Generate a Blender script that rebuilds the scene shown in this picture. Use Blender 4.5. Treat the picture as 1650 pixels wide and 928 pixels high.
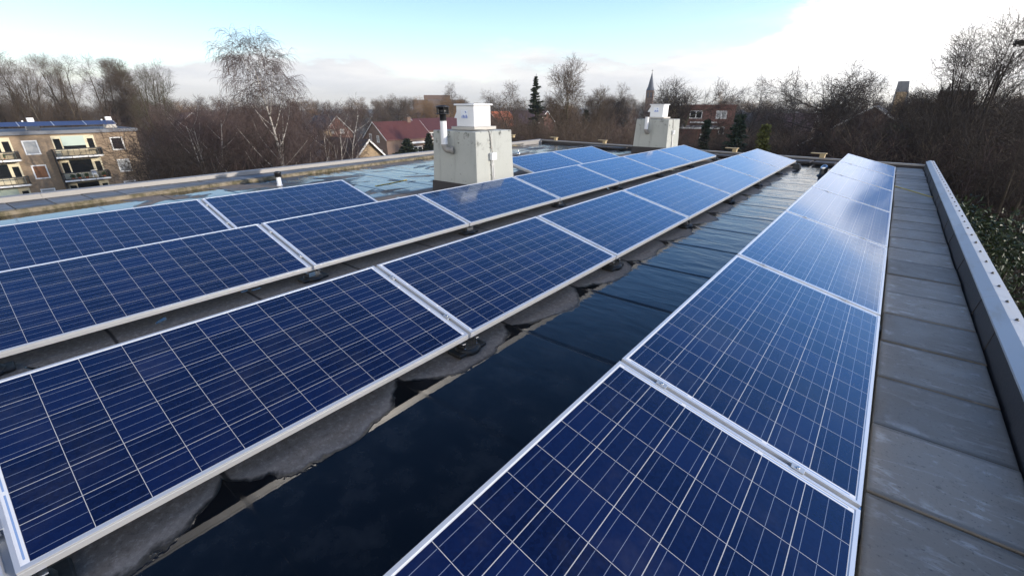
import bpy, bmesh, math, random
import numpy as np
from mathutils import Vector, Matrix

# ------------------------------------------------------------------ scene, camera, sky, sun, exposure
S = bpy.context.scene
for o in list(bpy.data.objects): bpy.data.objects.remove(o)
C = S.collection
RAD = math.radians
F_PX, YAW, PIT, ROLL, CAMH = 713.21, 0.6842, 0.3907, -0.0022, 1.47
cd = bpy.data.cameras.new('camera'); cam = bpy.data.objects.new('camera', cd); C.objects.link(cam)
cd.sensor_width = 36; cd.lens = F_PX / 1650 * 36; cd.clip_start = 0.05; cd.clip_end = 6000
cY, sY, cP, sP = math.cos(YAW), math.sin(YAW), math.cos(PIT), math.sin(PIT)
FW = Vector((-sY * cP, cY * cP, -sP)); R0 = Vector((cY, sY, 0)); U0 = R0.cross(FW)
RT = R0 * math.cos(ROLL) + U0 * math.sin(ROLL); UP = -R0 * math.sin(ROLL) + U0 * math.cos(ROLL)
cam.matrix_world = Matrix(((RT.x, UP.x, -FW.x, 0), (RT.y, UP.y, -FW.y, 0), (RT.z, UP.z, -FW.z, CAMH), (0, 0, 0, 1)))
S.camera = cam
S.render.resolution_x, S.render.resolution_y = 1024, 575
S.render.engine = 'CYCLES'

SUN_EL, SUN_AZ = RAD(14.5), RAD(22.0)      # azimuth measured from +X towards +Y
sun_dir = Vector((math.cos(SUN_EL) * math.cos(SUN_AZ), math.cos(SUN_EL) * math.sin(SUN_AZ), math.sin(SUN_EL)))
ld = bpy.data.lights.new('sun', 'SUN'); ld.energy = 2.0; ld.angle = RAD(0.6); ld.color = (1.0, 0.89, 0.75)
sun = bpy.data.objects.new('sun', ld); C.objects.link(sun)
sun.rotation_euler = (-sun_dir).to_track_quat('-Z', 'Y').to_euler()

S.view_settings.view_transform = 'Standard'; S.view_settings.look = 'None'
S.view_settings.gamma = 1.0; S.view_settings.use_curve_mapping = False
S.view_settings.exposure = 1.35

class NT:
    """tiny node-tree writer"""
    def __init__(s, tree): s.t = tree; s.n = tree.nodes; s.l = tree.links
    def new(s, typ, **kw):
        n = s.n.new(typ)
        for k, v in kw.items(): setattr(n, k, v)
        return n
    def put(s, sock, v):
        if v is None: return
        if isinstance(v, bpy.types.NodeSocket): s.l.new(v, sock)
        elif isinstance(v, (tuple, list)) and len(v) == 3 and sock.type == 'RGBA': sock.default_value = (*v, 1)
        else: sock.default_value = v
    def m(s, op, a, b=None, c=None, clamp=False):
        n = s.new('ShaderNodeMath', operation=op, use_clamp=clamp)
        for i, v in enumerate((a, b, c)): s.put(n.inputs[i], v)
        return n.outputs[0]
    def vm(s, op, a, b=None):
        n = s.new('ShaderNodeVectorMath', operation=op); s.put(n.inputs[0], a); s.put(n.inputs[1], b); return n.outputs[0]
    def sep(s, v): n = s.new('ShaderNodeSeparateXYZ'); s.put(n.inputs[0], v); return n.outputs
    def com(s, x, y, z):
        n = s.new('ShaderNodeCombineXYZ')
        for i, v in enumerate((x, y, z)): s.put(n.inputs[i], v)
        return n.outputs[0]
    def noise(s, v, scale, detail=3, rough=0.55, dist=0.0):
        n = s.new('ShaderNodeTexNoise'); s.put(n.inputs['Vector'], v); s.put(n.inputs['Scale'], scale)
        s.put(n.inputs['Detail'], detail); s.put(n.inputs['Roughness'], rough); s.put(n.inputs['Distortion'], dist)
        return n.outputs[0]
    def ss(s, x, a, b, lo=0.0, hi=1.0):
        n = s.new('ShaderNodeMapRange', interpolation_type='SMOOTHSTEP'); s.put(n.inputs[0], x)
        for i, v in enumerate((a, b, lo, hi)): s.put(n.inputs[i + 1], v)
        return n.outputs[0]
    def mix(s, f, a, b, mode='MIX'):
        n = s.new('ShaderNodeMix', data_type='RGBA', blend_type=mode); s.put(n.inputs[0], f); s.put(n.inputs[6], a); s.put(n.inputs[7], b)
        return n.outputs[2]
    def bump(s, h, strength=0.3, dist=0.01):
        n = s.new('ShaderNodeBump'); s.put(n.inputs['Height'], h); n.inputs['Strength'].default_value = strength; n.inputs['Distance'].default_value = dist
        return n.outputs[0]

# sky: Nishita + a bank of cloud low over the horizon, thickening towards the sun side
W = bpy.data.worlds.new('World'); S.world = W; W.use_nodes = True
w = NT(W.node_tree); w.n.clear()
sky = w.new('ShaderNodeTexSky', sky_type='NISHITA'); sky.sun_disc = False
sky.sun_elevation = SUN_EL; sky.sun_rotation = math.pi / 2 - SUN_AZ
sky.air_density = 1.0; sky.dust_density = 0.15; sky.ozone_density = 3.0
SKY = 0.135
tc = w.new('ShaderNodeTexCoord').outputs['Generated']
dx, dy, dz = w.sep(tc)
stretched = w.com(dx, dy, w.m('MULTIPLY', dz, 3.2))
n1 = w.noise(stretched, 3.2, 6, 0.58, 0.3)
n2 = w.noise(stretched, 9.0, 5, 0.6, 0.2)
nn = w.m('ADD', w.m('MULTIPLY', n1, 0.7), w.m('MULTIPLY', n2, 0.3))
sunside = w.ss(w.m('ADD', w.m('MULTIPLY', dx, 0.80), w.m('MULTIPLY', dy, 0.60)), 0.18, 0.85)
top = w.m('ADD', w.m('ADD', 0.070, w.m('MULTIPLY', sunside, 0.20)), w.m('MULTIPLY', w.m('SUBTRACT', nn, 0.5), 0.34))
back = w.ss(dy, -0.05, -0.65)  # added cloud behind the camera, out of view, to lift the shaded faces
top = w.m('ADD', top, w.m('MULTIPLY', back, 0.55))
bank = w.ss(w.m('SUBTRACT', dz, top), 0.022, -0.022)
wisps = w.m('MULTIPLY', w.ss(w.noise(stretched, 2.0, 6, 0.65, 0.6), 0.50, 0.72), w.m('ADD', 0.03, w.m('MULTIPLY', sunside, 0.8)))
wisps = w.m('MULTIPLY', wisps, w.ss(dz, 0.60, 0.15))
cover = w.m('MAXIMUM', bank, wisps, clamp=True)
shade = w.ss(w.noise(w.com(dx, dy, w.m('MULTIPLY', dz, 7.0)), 5.0, 5, 0.55, 0.2), 0.34, 0.62)
ccol = w.mix(shade, (0.355, 0.360, 0.372), (0.425, 0.42, 0.415))
warm = w.mix(w.ss(dz, 0.05, 0.0), ccol, (0.36, 0.35, 0.325))
warm = w.mix(back, warm, w.mix(1.0, warm, (1.72, 1.70, 1.66), 'MULTIPLY'))  # the added rear cloud is made brighter as fill light
bright = w.mix(sunside, warm, w.mix(1.0, warm, (2.3, 2.26, 2.2), 'MULTIPLY'))
anti = w.ss(w.m('ADD', w.m('MULTIPLY', dx, -math.cos(SUN_AZ)), w.m('MULTIPLY', dy, -math.sin(SUN_AZ))), 0.0, 0.95, 1.0, 0.72)
anti = w.m('MULTIPLY', anti, w.ss(dz, 0.30, 0.85, 1.0, 0.55))
bg1 = w.new('ShaderNodeBackground'); w.put(bg1.inputs[0], w.mix(1.0, w.mix(1.0, sky.outputs[0], w.mix(w.ss(dz, 0.13, 0.38), (1.08, 0.965, 0.95), (0.74, 0.92, 1.12)), 'MULTIPLY'), w.com(anti, anti, anti), 'MULTIPLY')); bg1.inputs[1].default_value = SKY
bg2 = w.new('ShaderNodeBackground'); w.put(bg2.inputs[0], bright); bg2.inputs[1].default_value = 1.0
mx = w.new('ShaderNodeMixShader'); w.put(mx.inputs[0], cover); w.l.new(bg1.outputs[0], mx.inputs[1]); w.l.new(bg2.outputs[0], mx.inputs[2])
wo = w.new('ShaderNodeOutputWorld'); w.l.new(mx.outputs[0], wo.inputs[0])

# ------------------------------------------------------------------ pixel of the photograph -> point in the place
def ray(x, y): return FW + RT * ((x - 825) / F_PX) + UP * ((464 - y) / F_PX)
EYE = Vector((0, 0, CAMH))
def onz(x, y, z): d = ray(x, y); return EYE + d * ((z - CAMH) / d.z)
def onx(x, y, X): d = ray(x, y); return EYE + d * (X / d.x)
def at(x, y, D): d = ray(x, y); return EYE + d * (D / math.hypot(d.x, d.y))
GZ = -10.2                                  # street level below the roof

# ------------------------------------------------------------------ object helpers
def tag(o, label=None, cat=None, group=None, kind=None):
    for k, v in (('label', label), ('category', cat), ('group', group), ('kind', kind)):
        if v: o[k] = v
    return o
def empty(name, loc, label=None, cat=None, group=None, rz=0.0):
    o = bpy.data.objects.new(name, None); C.objects.link(o); o.empty_display_size = 0.2
    o.location = loc; o.rotation_euler = (0, 0, rz)
    return tag(o, label, cat, group)
def copy_tree(o, parent=None):
    c = o.copy(); C.objects.link(c)
    if parent is not None: c.parent = parent
    for ch in list(o.children): copy_tree(ch, c)
    return c

class MB:
    def __init__(s): s.v = []; s.f = []; s.mi = []; s.sm = []
    def add(s, verts, faces, mi=0, smooth=False):
        b = len(s.v); s.v += [tuple(p) for p in verts]
        s.f += [tuple(b + i for i in f) for f in faces]; s.mi += [mi] * len(faces); s.sm += [smooth] * len(faces)
        return s
    def box(s, x0, y0, z0, x1, y1, z1, mi=0, M=None, bev=0.0):
        if bev > 0:
            bm = bmesh.new(); bmesh.ops.create_cube(bm, size=1.0)
            for v in bm.verts: v.co = Vector(((x0 + x1) / 2 + v.co.x * (x1 - x0), (y0 + y1) / 2 + v.co.y * (y1 - y0), (z0 + z1) / 2 + v.co.z * (z1 - z0)))
            bmesh.ops.bevel(bm, geom=list(bm.edges), offset=bev, segments=2, affect='EDGES', profile=0.5)
            bm.verts.index_update()
            vs = [v.co.copy() for v in bm.verts]; fs = [[v.index for v in f.verts] for f in bm.faces]; bm.free()
        else:
            vs = [Vector(p) for p in ((x0, y0, z0), (x1, y0, z0), (x1, y1, z0), (x0, y1, z0), (x0, y0, z1), (x1, y0, z1), (x1, y1, z1), (x0, y1, z1))]
            fs = [(0, 3, 2, 1), (4, 5, 6, 7), (0, 1, 5, 4), (1, 2, 6, 5), (2, 3, 7, 6), (3, 0, 4, 7)]
        if M is not None: vs = [M @ p for p in vs]
        return s.add(vs, fs, mi)
    def hexa(s, bot, top, mi=0):
        return s.add(list(bot) + list(top), [(3, 2, 1, 0), (4, 5, 6, 7), (0, 1, 5, 4), (1, 2, 6, 5), (2, 3, 7, 6), (3, 0, 4, 7)], mi)
    def prism(s, poly, axis, a, b, mi=0):
        """extrude a 2-D polygon along an axis: 'x' poly=(y,z), 'y' poly=(x,z), 'z' poly=(x,y)"""
        def P(q, t): return {'x': (t, q[0], q[1]), 'y': (q[0], t, q[1]), 'z': (q[0], q[1], t)}[axis]
        n = len(poly); vs = [P(q, a) for q in poly] + [P(q, b) for q in poly]
        fs = [tuple(range(n))[::-1], tuple(range(n, 2 * n))] + [(i, (i + 1) % n, n + (i + 1) % n, n + i) for i in range(n)]
        return s.add(vs, fs, mi)
    def tube(s, pts, rad, n=10, mi=0, cap=True, smooth=True):
        pts = [Vector(p) for p in pts]; rs = rad if isinstance(rad, (list, tuple)) else [rad] * len(pts)
        vs = []; fs = []; prev = None
        for i, p in enumerate(pts):
            t = (pts[min(i + 1, len(pts) - 1)] - pts[max(i - 1, 0)]).normalized()
            a = Vector((0, 0, 1)) if abs(t.z) < 0.9 else Vector((1, 0, 0))
            if prev is None: u = t.cross(a).normalized()
            else: u = (prev - t * prev.dot(t)).normalized()
            prev = u; q = t.cross(u)
            for k in range(n):
                an = 2 * math.pi * k / n; vs.append(p + (u * math.cos(an) + q * math.sin(an)) * rs[i])
        for i in range(len(pts) - 1):
            for k in range(n): fs.append((i * n + k, i * n + (k + 1) % n, (i + 1) * n + (k + 1) % n, (i + 1) * n + k))
        s.add(vs, fs, mi, smooth)
        if cap:
            s.add(vs[:n], [tuple(range(n))[::-1]], mi); s.add(vs[-n:], [tuple(range(n))], mi)
        return s
    def lathe(s, prof, c=(0, 0, 0), n=20, mi=0):
        vs = []; fs = []
        for r, z in prof:
            for k in range(n):
                a = 2 * math.pi * k / n; vs.append((c[0] + r * math.cos(a), c[1] + r * math.sin(a), c[2] + z))
        for i in range(len(prof) - 1):
            for k in range(n): fs.append((i * n + k, i * n + (k + 1) % n, (i + 1) * n + (k + 1) % n, (i + 1) * n + k))
        s.add(vs, fs, mi, True); s.add(vs[:n], [tuple(range(n))[::-1]], mi); s.add(vs[-n:], [tuple(range(n))], mi)
        return s
    def mesh(s, name, mats):
        me = bpy.data.meshes.new(name); me.from_pydata(s.v, [], s.f)
        for m in (mats if isinstance(mats, (list, tuple)) else [mats]): me.materials.append(m)
        me.polygons.foreach_set('material_index', s.mi); me.polygons.foreach_set('use_smooth', s.sm); me.update()
        return me
    def build(s, name, mats, parent=None, loc=None):
        o = bpy.data.objects.new(name, s.mesh(name, mats)); C.objects.link(o)
        if parent is not None: o.parent = parent
        if loc is not None: o.location = loc
        return o

# ------------------------------------------------------------------ materials
def mat(name):
    m = bpy.data.materials.new(name); m.use_nodes = True
    t = NT(m.node_tree); bs = t.n['Principled BSDF']; return m, t, bs
def simple(name, col, rough=0.6, metal=0.0, var=0.18, scale=6.0, bump=0.0, bscale=40.0, spec=0.5, rnd=0.0, coords='Object'):
    m, t, b = mat(name)
    co = t.new('ShaderNodeTexCoord').outputs[coords]
    n = t.noise(co, scale, 5, 0.6)
    f = t.m('ADD', 1 - var, t.m('MULTIPLY', n, 2 * var))
    if rnd:
        oi = t.new('ShaderNodeObjectInfo').outputs['Random']
        f = t.m('MULTIPLY', f, t.m('ADD', 1 - rnd, t.m('MULTIPLY', oi, 2 * rnd)))
    c = t.mix(1.0, (*col,), t.com(f, f, f), 'MULTIPLY')
    t.put(b.inputs['Base Color'], c); b.inputs['Metallic'].default_value = metal
    t.put(b.inputs['Roughness'], t.m('ADD', rough - 0.06, t.m('MULTIPLY', n, 0.12), clamp=True))
    b.inputs['Specular IOR Level'].default_value = spec
    if bump: t.put(b.inputs['Normal'], t.bump(t.noise(co, bscale, 4, 0.6), bump, 0.01))
    return m
M = {}
M['alu'] = simple('aluminium_frame', (0.66, 0.675, 0.70), 0.38, 0.55, 0.05, 3.0)
M['alu_dull'] = simple('aluminium_bracket', (0.50, 0.51, 0.52), 0.45, 0.7, 0.1, 8.0)
M['steel'] = simple('stainless_steel', (0.55, 0.55, 0.56), 0.2, 1.0, 0.1, 8.0)
M['rubber'] = simple('black_rubber', (0.012, 0.012, 0.012), 0.55, 0, 0.2, 10, 0.2)
M['black_plastic'] = simple('black_plastic', (0.018, 0.018, 0.02), 0.4, 0, 0.15, 6)
M['white_plastic'] = simple('white_pvc', (0.74, 0.75, 0.76), 0.4, 0, 0.05, 5)
M['grey_plastic'] = simple('grey_pvc', (0.30, 0.285, 0.26), 0.5, 0, 0.12, 6)
M['white_paint'] = simple('white_painted_metal', (0.78, 0.79, 0.80), 0.42, 0, 0.05, 4)
M['sticker_blue'] = simple('blue_print', (0.10, 0.18, 0.55), 0.4, 0, 0.1, 4)
M['sticker'] = simple('white_sticker', (0.80, 0.84, 0.90), 0.35, 0, 0.03, 4)
M['bitumen_dark'] = simple('dark_bitumen_flashing', (0.036, 0.032, 0.033), 0.7, 0, 0.3, 5, 0.3, 30)
M['rope'] = simple('yellow_webbing', (0.55, 0.44, 0.10), 0.7, 0, 0.2, 10)
M['timber'] = simple('weathered_timber', (0.42, 0.33, 0.19), 0.75, 0, 0.2, 8, 0.2, 30)

def brick(name, c1, c2, mortar, scale=1.0, rough=0.85):
    m, t, b = mat(name)
    co = t.new('ShaderNodeTexCoord').outputs['Object']; x, y, z = t.sep(co)
    nrm = t.new('ShaderNodeNewGeometry'); nx, ny, nz = t.sep(nrm.outputs['True Normal'])
    u = t.mix(t.m('GREATER_THAN', t.m('ABSOLUTE', nx), 0.7), t.com(x, z, 0), t.com(y, z, 0))
    br = t.new('ShaderNodeTexBrick'); t.put(br.inputs['Vector'], u); br.inputs['Scale'].default_value = 1.0
    br.inputs['Brick Width'].default_value = 0.22 * scale; br.inputs['Row Height'].default_value = 0.065 * scale
    br.inputs['Mortar Size'].default_value = 0.006 * scale
    t.put(br.inputs['Color1'], c1); t.put(br.inputs['Color2'], c2); t.put(br.inputs['Mortar'], mortar)
    n = t.noise(co, 0.7, 5, 0.6); f = t.m('ADD', 0.72, t.m('MULTIPLY', n, 0.56))
    t.put(b.inputs['Base Color'], t.mix(1.0, br.outputs[0], t.com(f, f, f), 'MULTIPLY')); b.inputs['Roughness'].default_value = rough
    return m
M['brick_tan'] = brick('tan_brick', (0.30, 0.215, 0.135), (0.24, 0.165, 0.10), (0.27, 0.23, 0.18))
M['brick_yellow'] = brick('yellow_brick', (0.37, 0.27, 0.16), (0.31, 0.22, 0.13), (0.30, 0.25, 0.19))
M['brick_red'] = brick('red_brick', (0.155, 0.052, 0.036), (0.12, 0.045, 0.034), (0.2, 0.16, 0.13))
M['brick_brown'] = brick('brown_brick', (0.16, 0.10, 0.075), (0.13, 0.085, 0.065), (0.16, 0.13, 0.11))
def tiles(name, c1, c2):
    m, t, b = mat(name)
    co = t.new('ShaderNodeTexCoord').outputs['Object']; x, y, z = t.sep(co)
    nrm = t.new('ShaderNodeNewGeometry'); nx, ny, nz = t.sep(nrm.outputs['True Normal'])
    u = t.mix(t.m('GREATER_THAN', t.m('ABSOLUTE', nx), 0.35), t.com(x, z, 0), t.com(y, z, 0)); ux, uy, _ = t.sep(u)
    row = t.m('FRACT', t.m('MULTIPLY', uy, 4.2)); col = t.m('FRACT', t.m('MULTIPLY', ux, 3.6))
    f = t.m('MULTIPLY', t.ss(row, 0.0, 0.25, 0.55, 1.0), t.ss(t.m('ABSOLUTE', t.m('SUBTRACT', col, 0.5)), 0.5, 0.3, 0.75, 1.0))
    n = t.noise(co, 0.9, 5, 0.65)
    c = t.mix(n, c1, c2)
    t.put(b.inputs['Base Color'], t.mix(1.0, c, t.com(f, f, f), 'MULTIPLY')); b.inputs['Roughness'].default_value = 0.6
    return m
M['tile_red'] = tiles('red_roof_tiles', (0.070, 0.021, 0.018), (0.130, 0.042, 0.033))
M['tile_dark'] = tiles('dark_roof_tiles', (0.03, 0.03, 0.036), (0.06, 0.058, 0.06))
M['tile_brown'] = tiles('brown_roof_tiles', (0.10, 0.065, 0.05), (0.15, 0.10, 0.08))
M['tile_purple'] = tiles('purple_roof_tiles', (0.11, 0.06, 0.06), (0.16, 0.09, 0.085))
M['tile_orange'] = tiles('orange_roof_tiles', (0.42, 0.10, 0.04), (0.50, 0.15, 0.06))
M['window_white'] = simple('white_window_frame', (0.76, 0.76, 0.74), 0.5, 0, 0.04, 2)
M['cream'] = simple('cream_painted_wood', (0.62, 0.55, 0.38), 0.6, 0, 0.08, 2)
M['slate'] = simple('slate_spire', (0.05, 0.062, 0.085), 0.55, 0, 0.2, 1)
M['railing'] = simple('black_railing', (0.02, 0.02, 0.022), 0.5, 0, 0.1, 3)
M['blind'] = simple('pale_green_blind', (0.42, 0.50, 0.44), 0.7, 0, 0.05, 2)
M['curtain'] = simple('brown_curtain', (0.20, 0.09, 0.04), 0.8, 0, 0.35, 5)
M['net'] = simple('grey_net_curtain', (0.33, 0.34, 0.34), 0.8, 0, 0.08, 3)
M['roof_trim'] = simple('grey_roof_trim', (0.12, 0.13, 0.15), 0.5, 0, 0.1, 2)
M['concrete_light'] = simple('pale_concrete', (0.46, 0.44, 0.40), 0.8, 0, 0.15, 2)
M['terracotta'] = simple('terracotta', (0.30, 0.09, 0.04), 0.8)
M['leaf_pot'] = simple('balcony_plant_leaves', (0.05, 0.08, 0.03), 0.6)
gm, t, b = mat('dark_window_glass'); t.put(b.inputs['Base Color'], (0.012, 0.014, 0.016)); b.inputs['Roughness'].default_value = 0.05; M['glass'] = gm
M['far_cells'] = simple('blue_cells_of_distant_panels', (0.05, 0.075, 0.16), 0.45, 0, 0.1, 1, spec=0.15)
M['panel_beige'] = simple('beige_balcony_panel', (0.30, 0.25, 0.16), 0.7, 0, 0.15, 1.5)
M['car_blue'] = simple('blue_car_paint', (0.05, 0.09, 0.22), 0.25, 0.2, 0.03, 2)
M['car_white'] = simple('white_car_paint', (0.72, 0.73, 0.75), 0.3, 0, 0.03, 2)

# concrete with stains running down from the top
def stained_concrete():
    m, t, b = mat('stained_render')
    co = t.new('ShaderNodeTexCoord').outputs['Object']; x, y, z = t.sep(co)
    base = t.noise(co, 2.2, 6, 0.65); fine = t.noise(co, 28, 4, 0.6)
    run = t.noise(t.com(t.m('MULTIPLY', x, 6.5), t.m('MULTIPLY', y, 6.5), t.m('MULTIPLY', z, 0.7)), 1.0, 5, 0.6)
    c = t.mix(base, (0.345, 0.36, 0.335), (0.43, 0.442, 0.415))
    c = t.mix(t.m('MULTIPLY', t.ss(run, 0.54, 0.72), 0.55), c, (0.25, 0.26, 0.24))
    c = t.mix(t.m('MULTIPLY', t.ss(run, 0.40, 0.28), 0.5), c, (0.55, 0.55, 0.51))
    top = t.m('MULTIPLY', t.ss(z, 0.62, 1.02), t.ss(t.noise(co, 6.5, 5, 0.7), 0.52, 0.66))
    c = t.mix(t.m('MULTIPLY', top, 0.85), c, (0.06, 0.062, 0.055))
    spots = t.ss(t.noise(co, 13, 3, 0.5), 0.69, 0.75)
    c = t.mix(t.m('MULTIPLY', spots, 0.45), c, (0.045, 0.048, 0.04))
    t.put(b.inputs['Base Color'], c); b.inputs['Roughness'].default_value = 0.85
    t.put(b.inputs['Normal'], t.bump(t.m('ADD', fine, base), 0.25, 0.01)); return m
M['concrete'] = stained_concrete()

# roof membrane: dry grey bitumen with pools of still water along the rows and on the open left side
def membrane():
    m, t, b = mat('bitumen_membrane')
    P = t.new('ShaderNodeNewGeometry').outputs['Position']; x, y, z = t.sep(P)
    big = t.noise(P, 0.9, 4, 0.55, 0.3); mid = t.noise(P, 2.6, 5, 0.6, 0.5); fine = t.noise(P, 60, 3, 0.6)
    # laps between the membrane sheets, every metre or so, running across the rows
    lapwarp = t.m('MULTIPLY', t.m('SUBTRACT', t.noise(t.com(x, t.m('MULTIPLY', y, 0.3), 0), 1.1, 3, 0.5), 0.5), 0.05)
    lap = t.m('FRACT', t.m('DIVIDE', t.m('ADD', t.m('ADD', y, lapwarp), -1.26 + 9.3), 0.93))
    lapline = t.m('MULTIPLY', t.ss(lap, 0.0, 0.012), t.ss(lap, 0.035, 0.020))
    lapstep = t.ss(lap, 0.0, 0.06)
    # puddle edges: distance along x from each row's low edge, scalloped by the laps and by noise
    scal = t.m('MULTIPLY', t.m('POWER', t.m('SINE', t.m('MULTIPLY', lap, 3.14159)), 0.6), t.m('ADD', 0.10, t.m('MULTIPLY', big, 0.26)))
    wob = t.m('ADD', t.m('MULTIPLY', t.m('SUBTRACT', mid, 0.5), 0.26), t.m('MULTIPLY', t.m('SUBTRACT', t.noise(P, 9.0, 3, 0.5), 0.5), 0.06))
    edge = t.m('SUBTRACT', t.m('ADD', x, wob), scal)
    poolA = t.m('MULTIPLY', t.ss(edge, -1.865, -1.855), t.ss(x, 0.10, 0.05))
    dark = t.m('MULTIPLY', t.ss(edge, -1.895, -1.868), t.ss(x, 0.12, 0.07))
    # the damp lane between the other rows: only small pools
    spot = t.m('MULTIPLY', t.ss(mid, 0.655, 0.668), t.ss(x, -1.6, -1.9))
    # open left side: broad shallow water broken by dry islands drawn out along the sheets
    isl = t.noise(t.com(t.m('MULTIPLY', x, 1.15), t.m('MULTIPLY', y, 0.75), 3.0), 1.0, 4, 0.5, 0.8)
    left = t.m('MULTIPLY', t.ss(x, -6.55, -6.85), t.ss(isl, 0.538, 0.526))
    leftd = t.m('MULTIPLY', t.ss(x, -6.50, -6.80), t.ss(isl, 0.575, 0.550))
    far = t.m('MULTIPLY', t.ss(y, 13.75, 14.0), t.ss(mid, 0.52, 0.49))
    wet = t.m('MAXIMUM', t.m('MAXIMUM', poolA, spot), t.m('MAXIMUM', left, far), clamp=True)
    damp = t.m('MAXIMUM', t.m('MAXIMUM', dark, wet), leftd, clamp=True)
    sil = t.noise(t.com(x, y, 7.0), 5.0, 5, 0.65)
    weave = t.m('MULTIPLY', t.m('SINE', t.m('MULTIPLY', x, 420)), t.m('SINE', t.m('MULTIPLY', y, 420)))
    dryc = t.mix(big, (0.150, 0.120, 0.098), (0.225, 0.185, 0.153))
    dryc = t.mix(t.m('MULTIPLY', t.ss(sil, 0.5, 0.75), 0.5), dryc, (0.33, 0.28, 0.235))
    speck = t.noise(P, 34, 4, 0.75); grit = t.noise(P, 150, 2, 0.6)
    tide = t.m('MULTIPLY', t.ss(edge, -1.99, -1.91), t.ss(edge, -1.88, -1.90))
    dryc = t.mix(t.m('MULTIPLY', t.ss(speck, 0.50, 0.66), 0.45), dryc, (0.40, 0.35, 0.30))
    dryc = t.mix(t.m('MULTIPLY', t.ss(speck, 0.46, 0.34), 0.50), dryc, (0.075, 0.06, 0.05))
    dryc = t.mix(t.m('MULTIPLY', t.ss(grit, 0.56, 0.70), 0.45), dryc, (0.06, 0.05, 0.042))
    dryc = t.mix(t.m('MULTIPLY', t.m('MULTIPLY', tide, t.ss(mid, 0.40, 0.6)), 0.28), dryc, (0.36, 0.32, 0.28))
    dampc = t.mix(sil, (0.010, 0.010, 0.011), (0.022, 0.021, 0.020))
    wetc = t.mix(t.ss(sil, 0.42, 0.72), (0.004, 0.005, 0.007), (0.020, 0.020, 0.021))
    c = t.mix(damp, dryc, dampc); c = t.mix(wet, c, wetc)
    lapline = t.m('MULTIPLY', lapline, t.m('SUBTRACT', 1.0, t.m('MULTIPLY', wet, t.ss(y, 3.5, 1.5, 0.0, 0.7))))
    c = t.mix(t.m('MULTIPLY', lapline, 0.85), c, (0.006, 0.006, 0.006))
    c = t.mix(t.ss(x, 0.14, 0.20), c, (0.010, 0.010, 0.009))  # shadow under the walkway slabs and in their joints, painted into the membrane
    t.put(b.inputs['Base Color'], c)
    r = t.m('ADD', t.m('MULTIPLY', damp, -0.45), 0.82)
    r = t.m('ADD', t.m('MULTIPLY', wet, -0.33), r); r = t.m('ADD', r, t.m('MULTIPLY', lapline, 0.5)); r = t.m('ADD', r, t.m('MULTIPLY', t.m('MULTIPLY', wet, t.ss(sil, 0.55, 0.75)), 0.06))
    t.put(b.inputs['Roughness'], t.m('MAXIMUM', r, 0.035)); t.put(b.inputs['Specular IOR Level'], t.ss(damp, 0.0, 1.0, 0.5, 0.60)); b.inputs['IOR'].default_value = 1.33
    ripple = t.noise(t.com(t.m('MULTIPLY', x, 0.9), t.m('MULTIPLY', y, 3.2), 0), 1.5, 3, 0.5, 0.4)
    hgt = t.m('ADD', t.m('MULTIPLY', t.m('SUBTRACT', 1.0, damp), t.m('ADD', t.m('MULTIPLY', fine, 0.10), t.m('MULTIPLY', weave, 0.03))), t.m('MULTIPLY', ripple, t.ss(y, 1.0, 5.0, 0.25, 1.15)))
    wr = t.noise(t.com(t.m('ADD', t.m('MULTIPLY', x, 1.0), t.m('MULTIPLY', y, 0.35)), t.m('MULTIPLY', y, 2.2), 4.0), 2.3, 4, 0.55, 1.2)
    hgt = t.m('ADD', hgt, t.m('MULTIPLY', t.m('POWER', wr, 3.0), t.ss(y, 1.5, 5.0, 0.15, 1.0)))
    hgt = t.m('ADD', hgt, t.m('MULTIPLY', lapstep, t.m('SUBTRACT', 0.6, t.m('MULTIPLY', wet, t.ss(y, 3.5, 1.2, -0.5, 0.42)))))
    t.put(b.inputs['Normal'], t.bump(hgt, 0.35, 0.02))
    return m
M['membrane'] = membrane()

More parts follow.
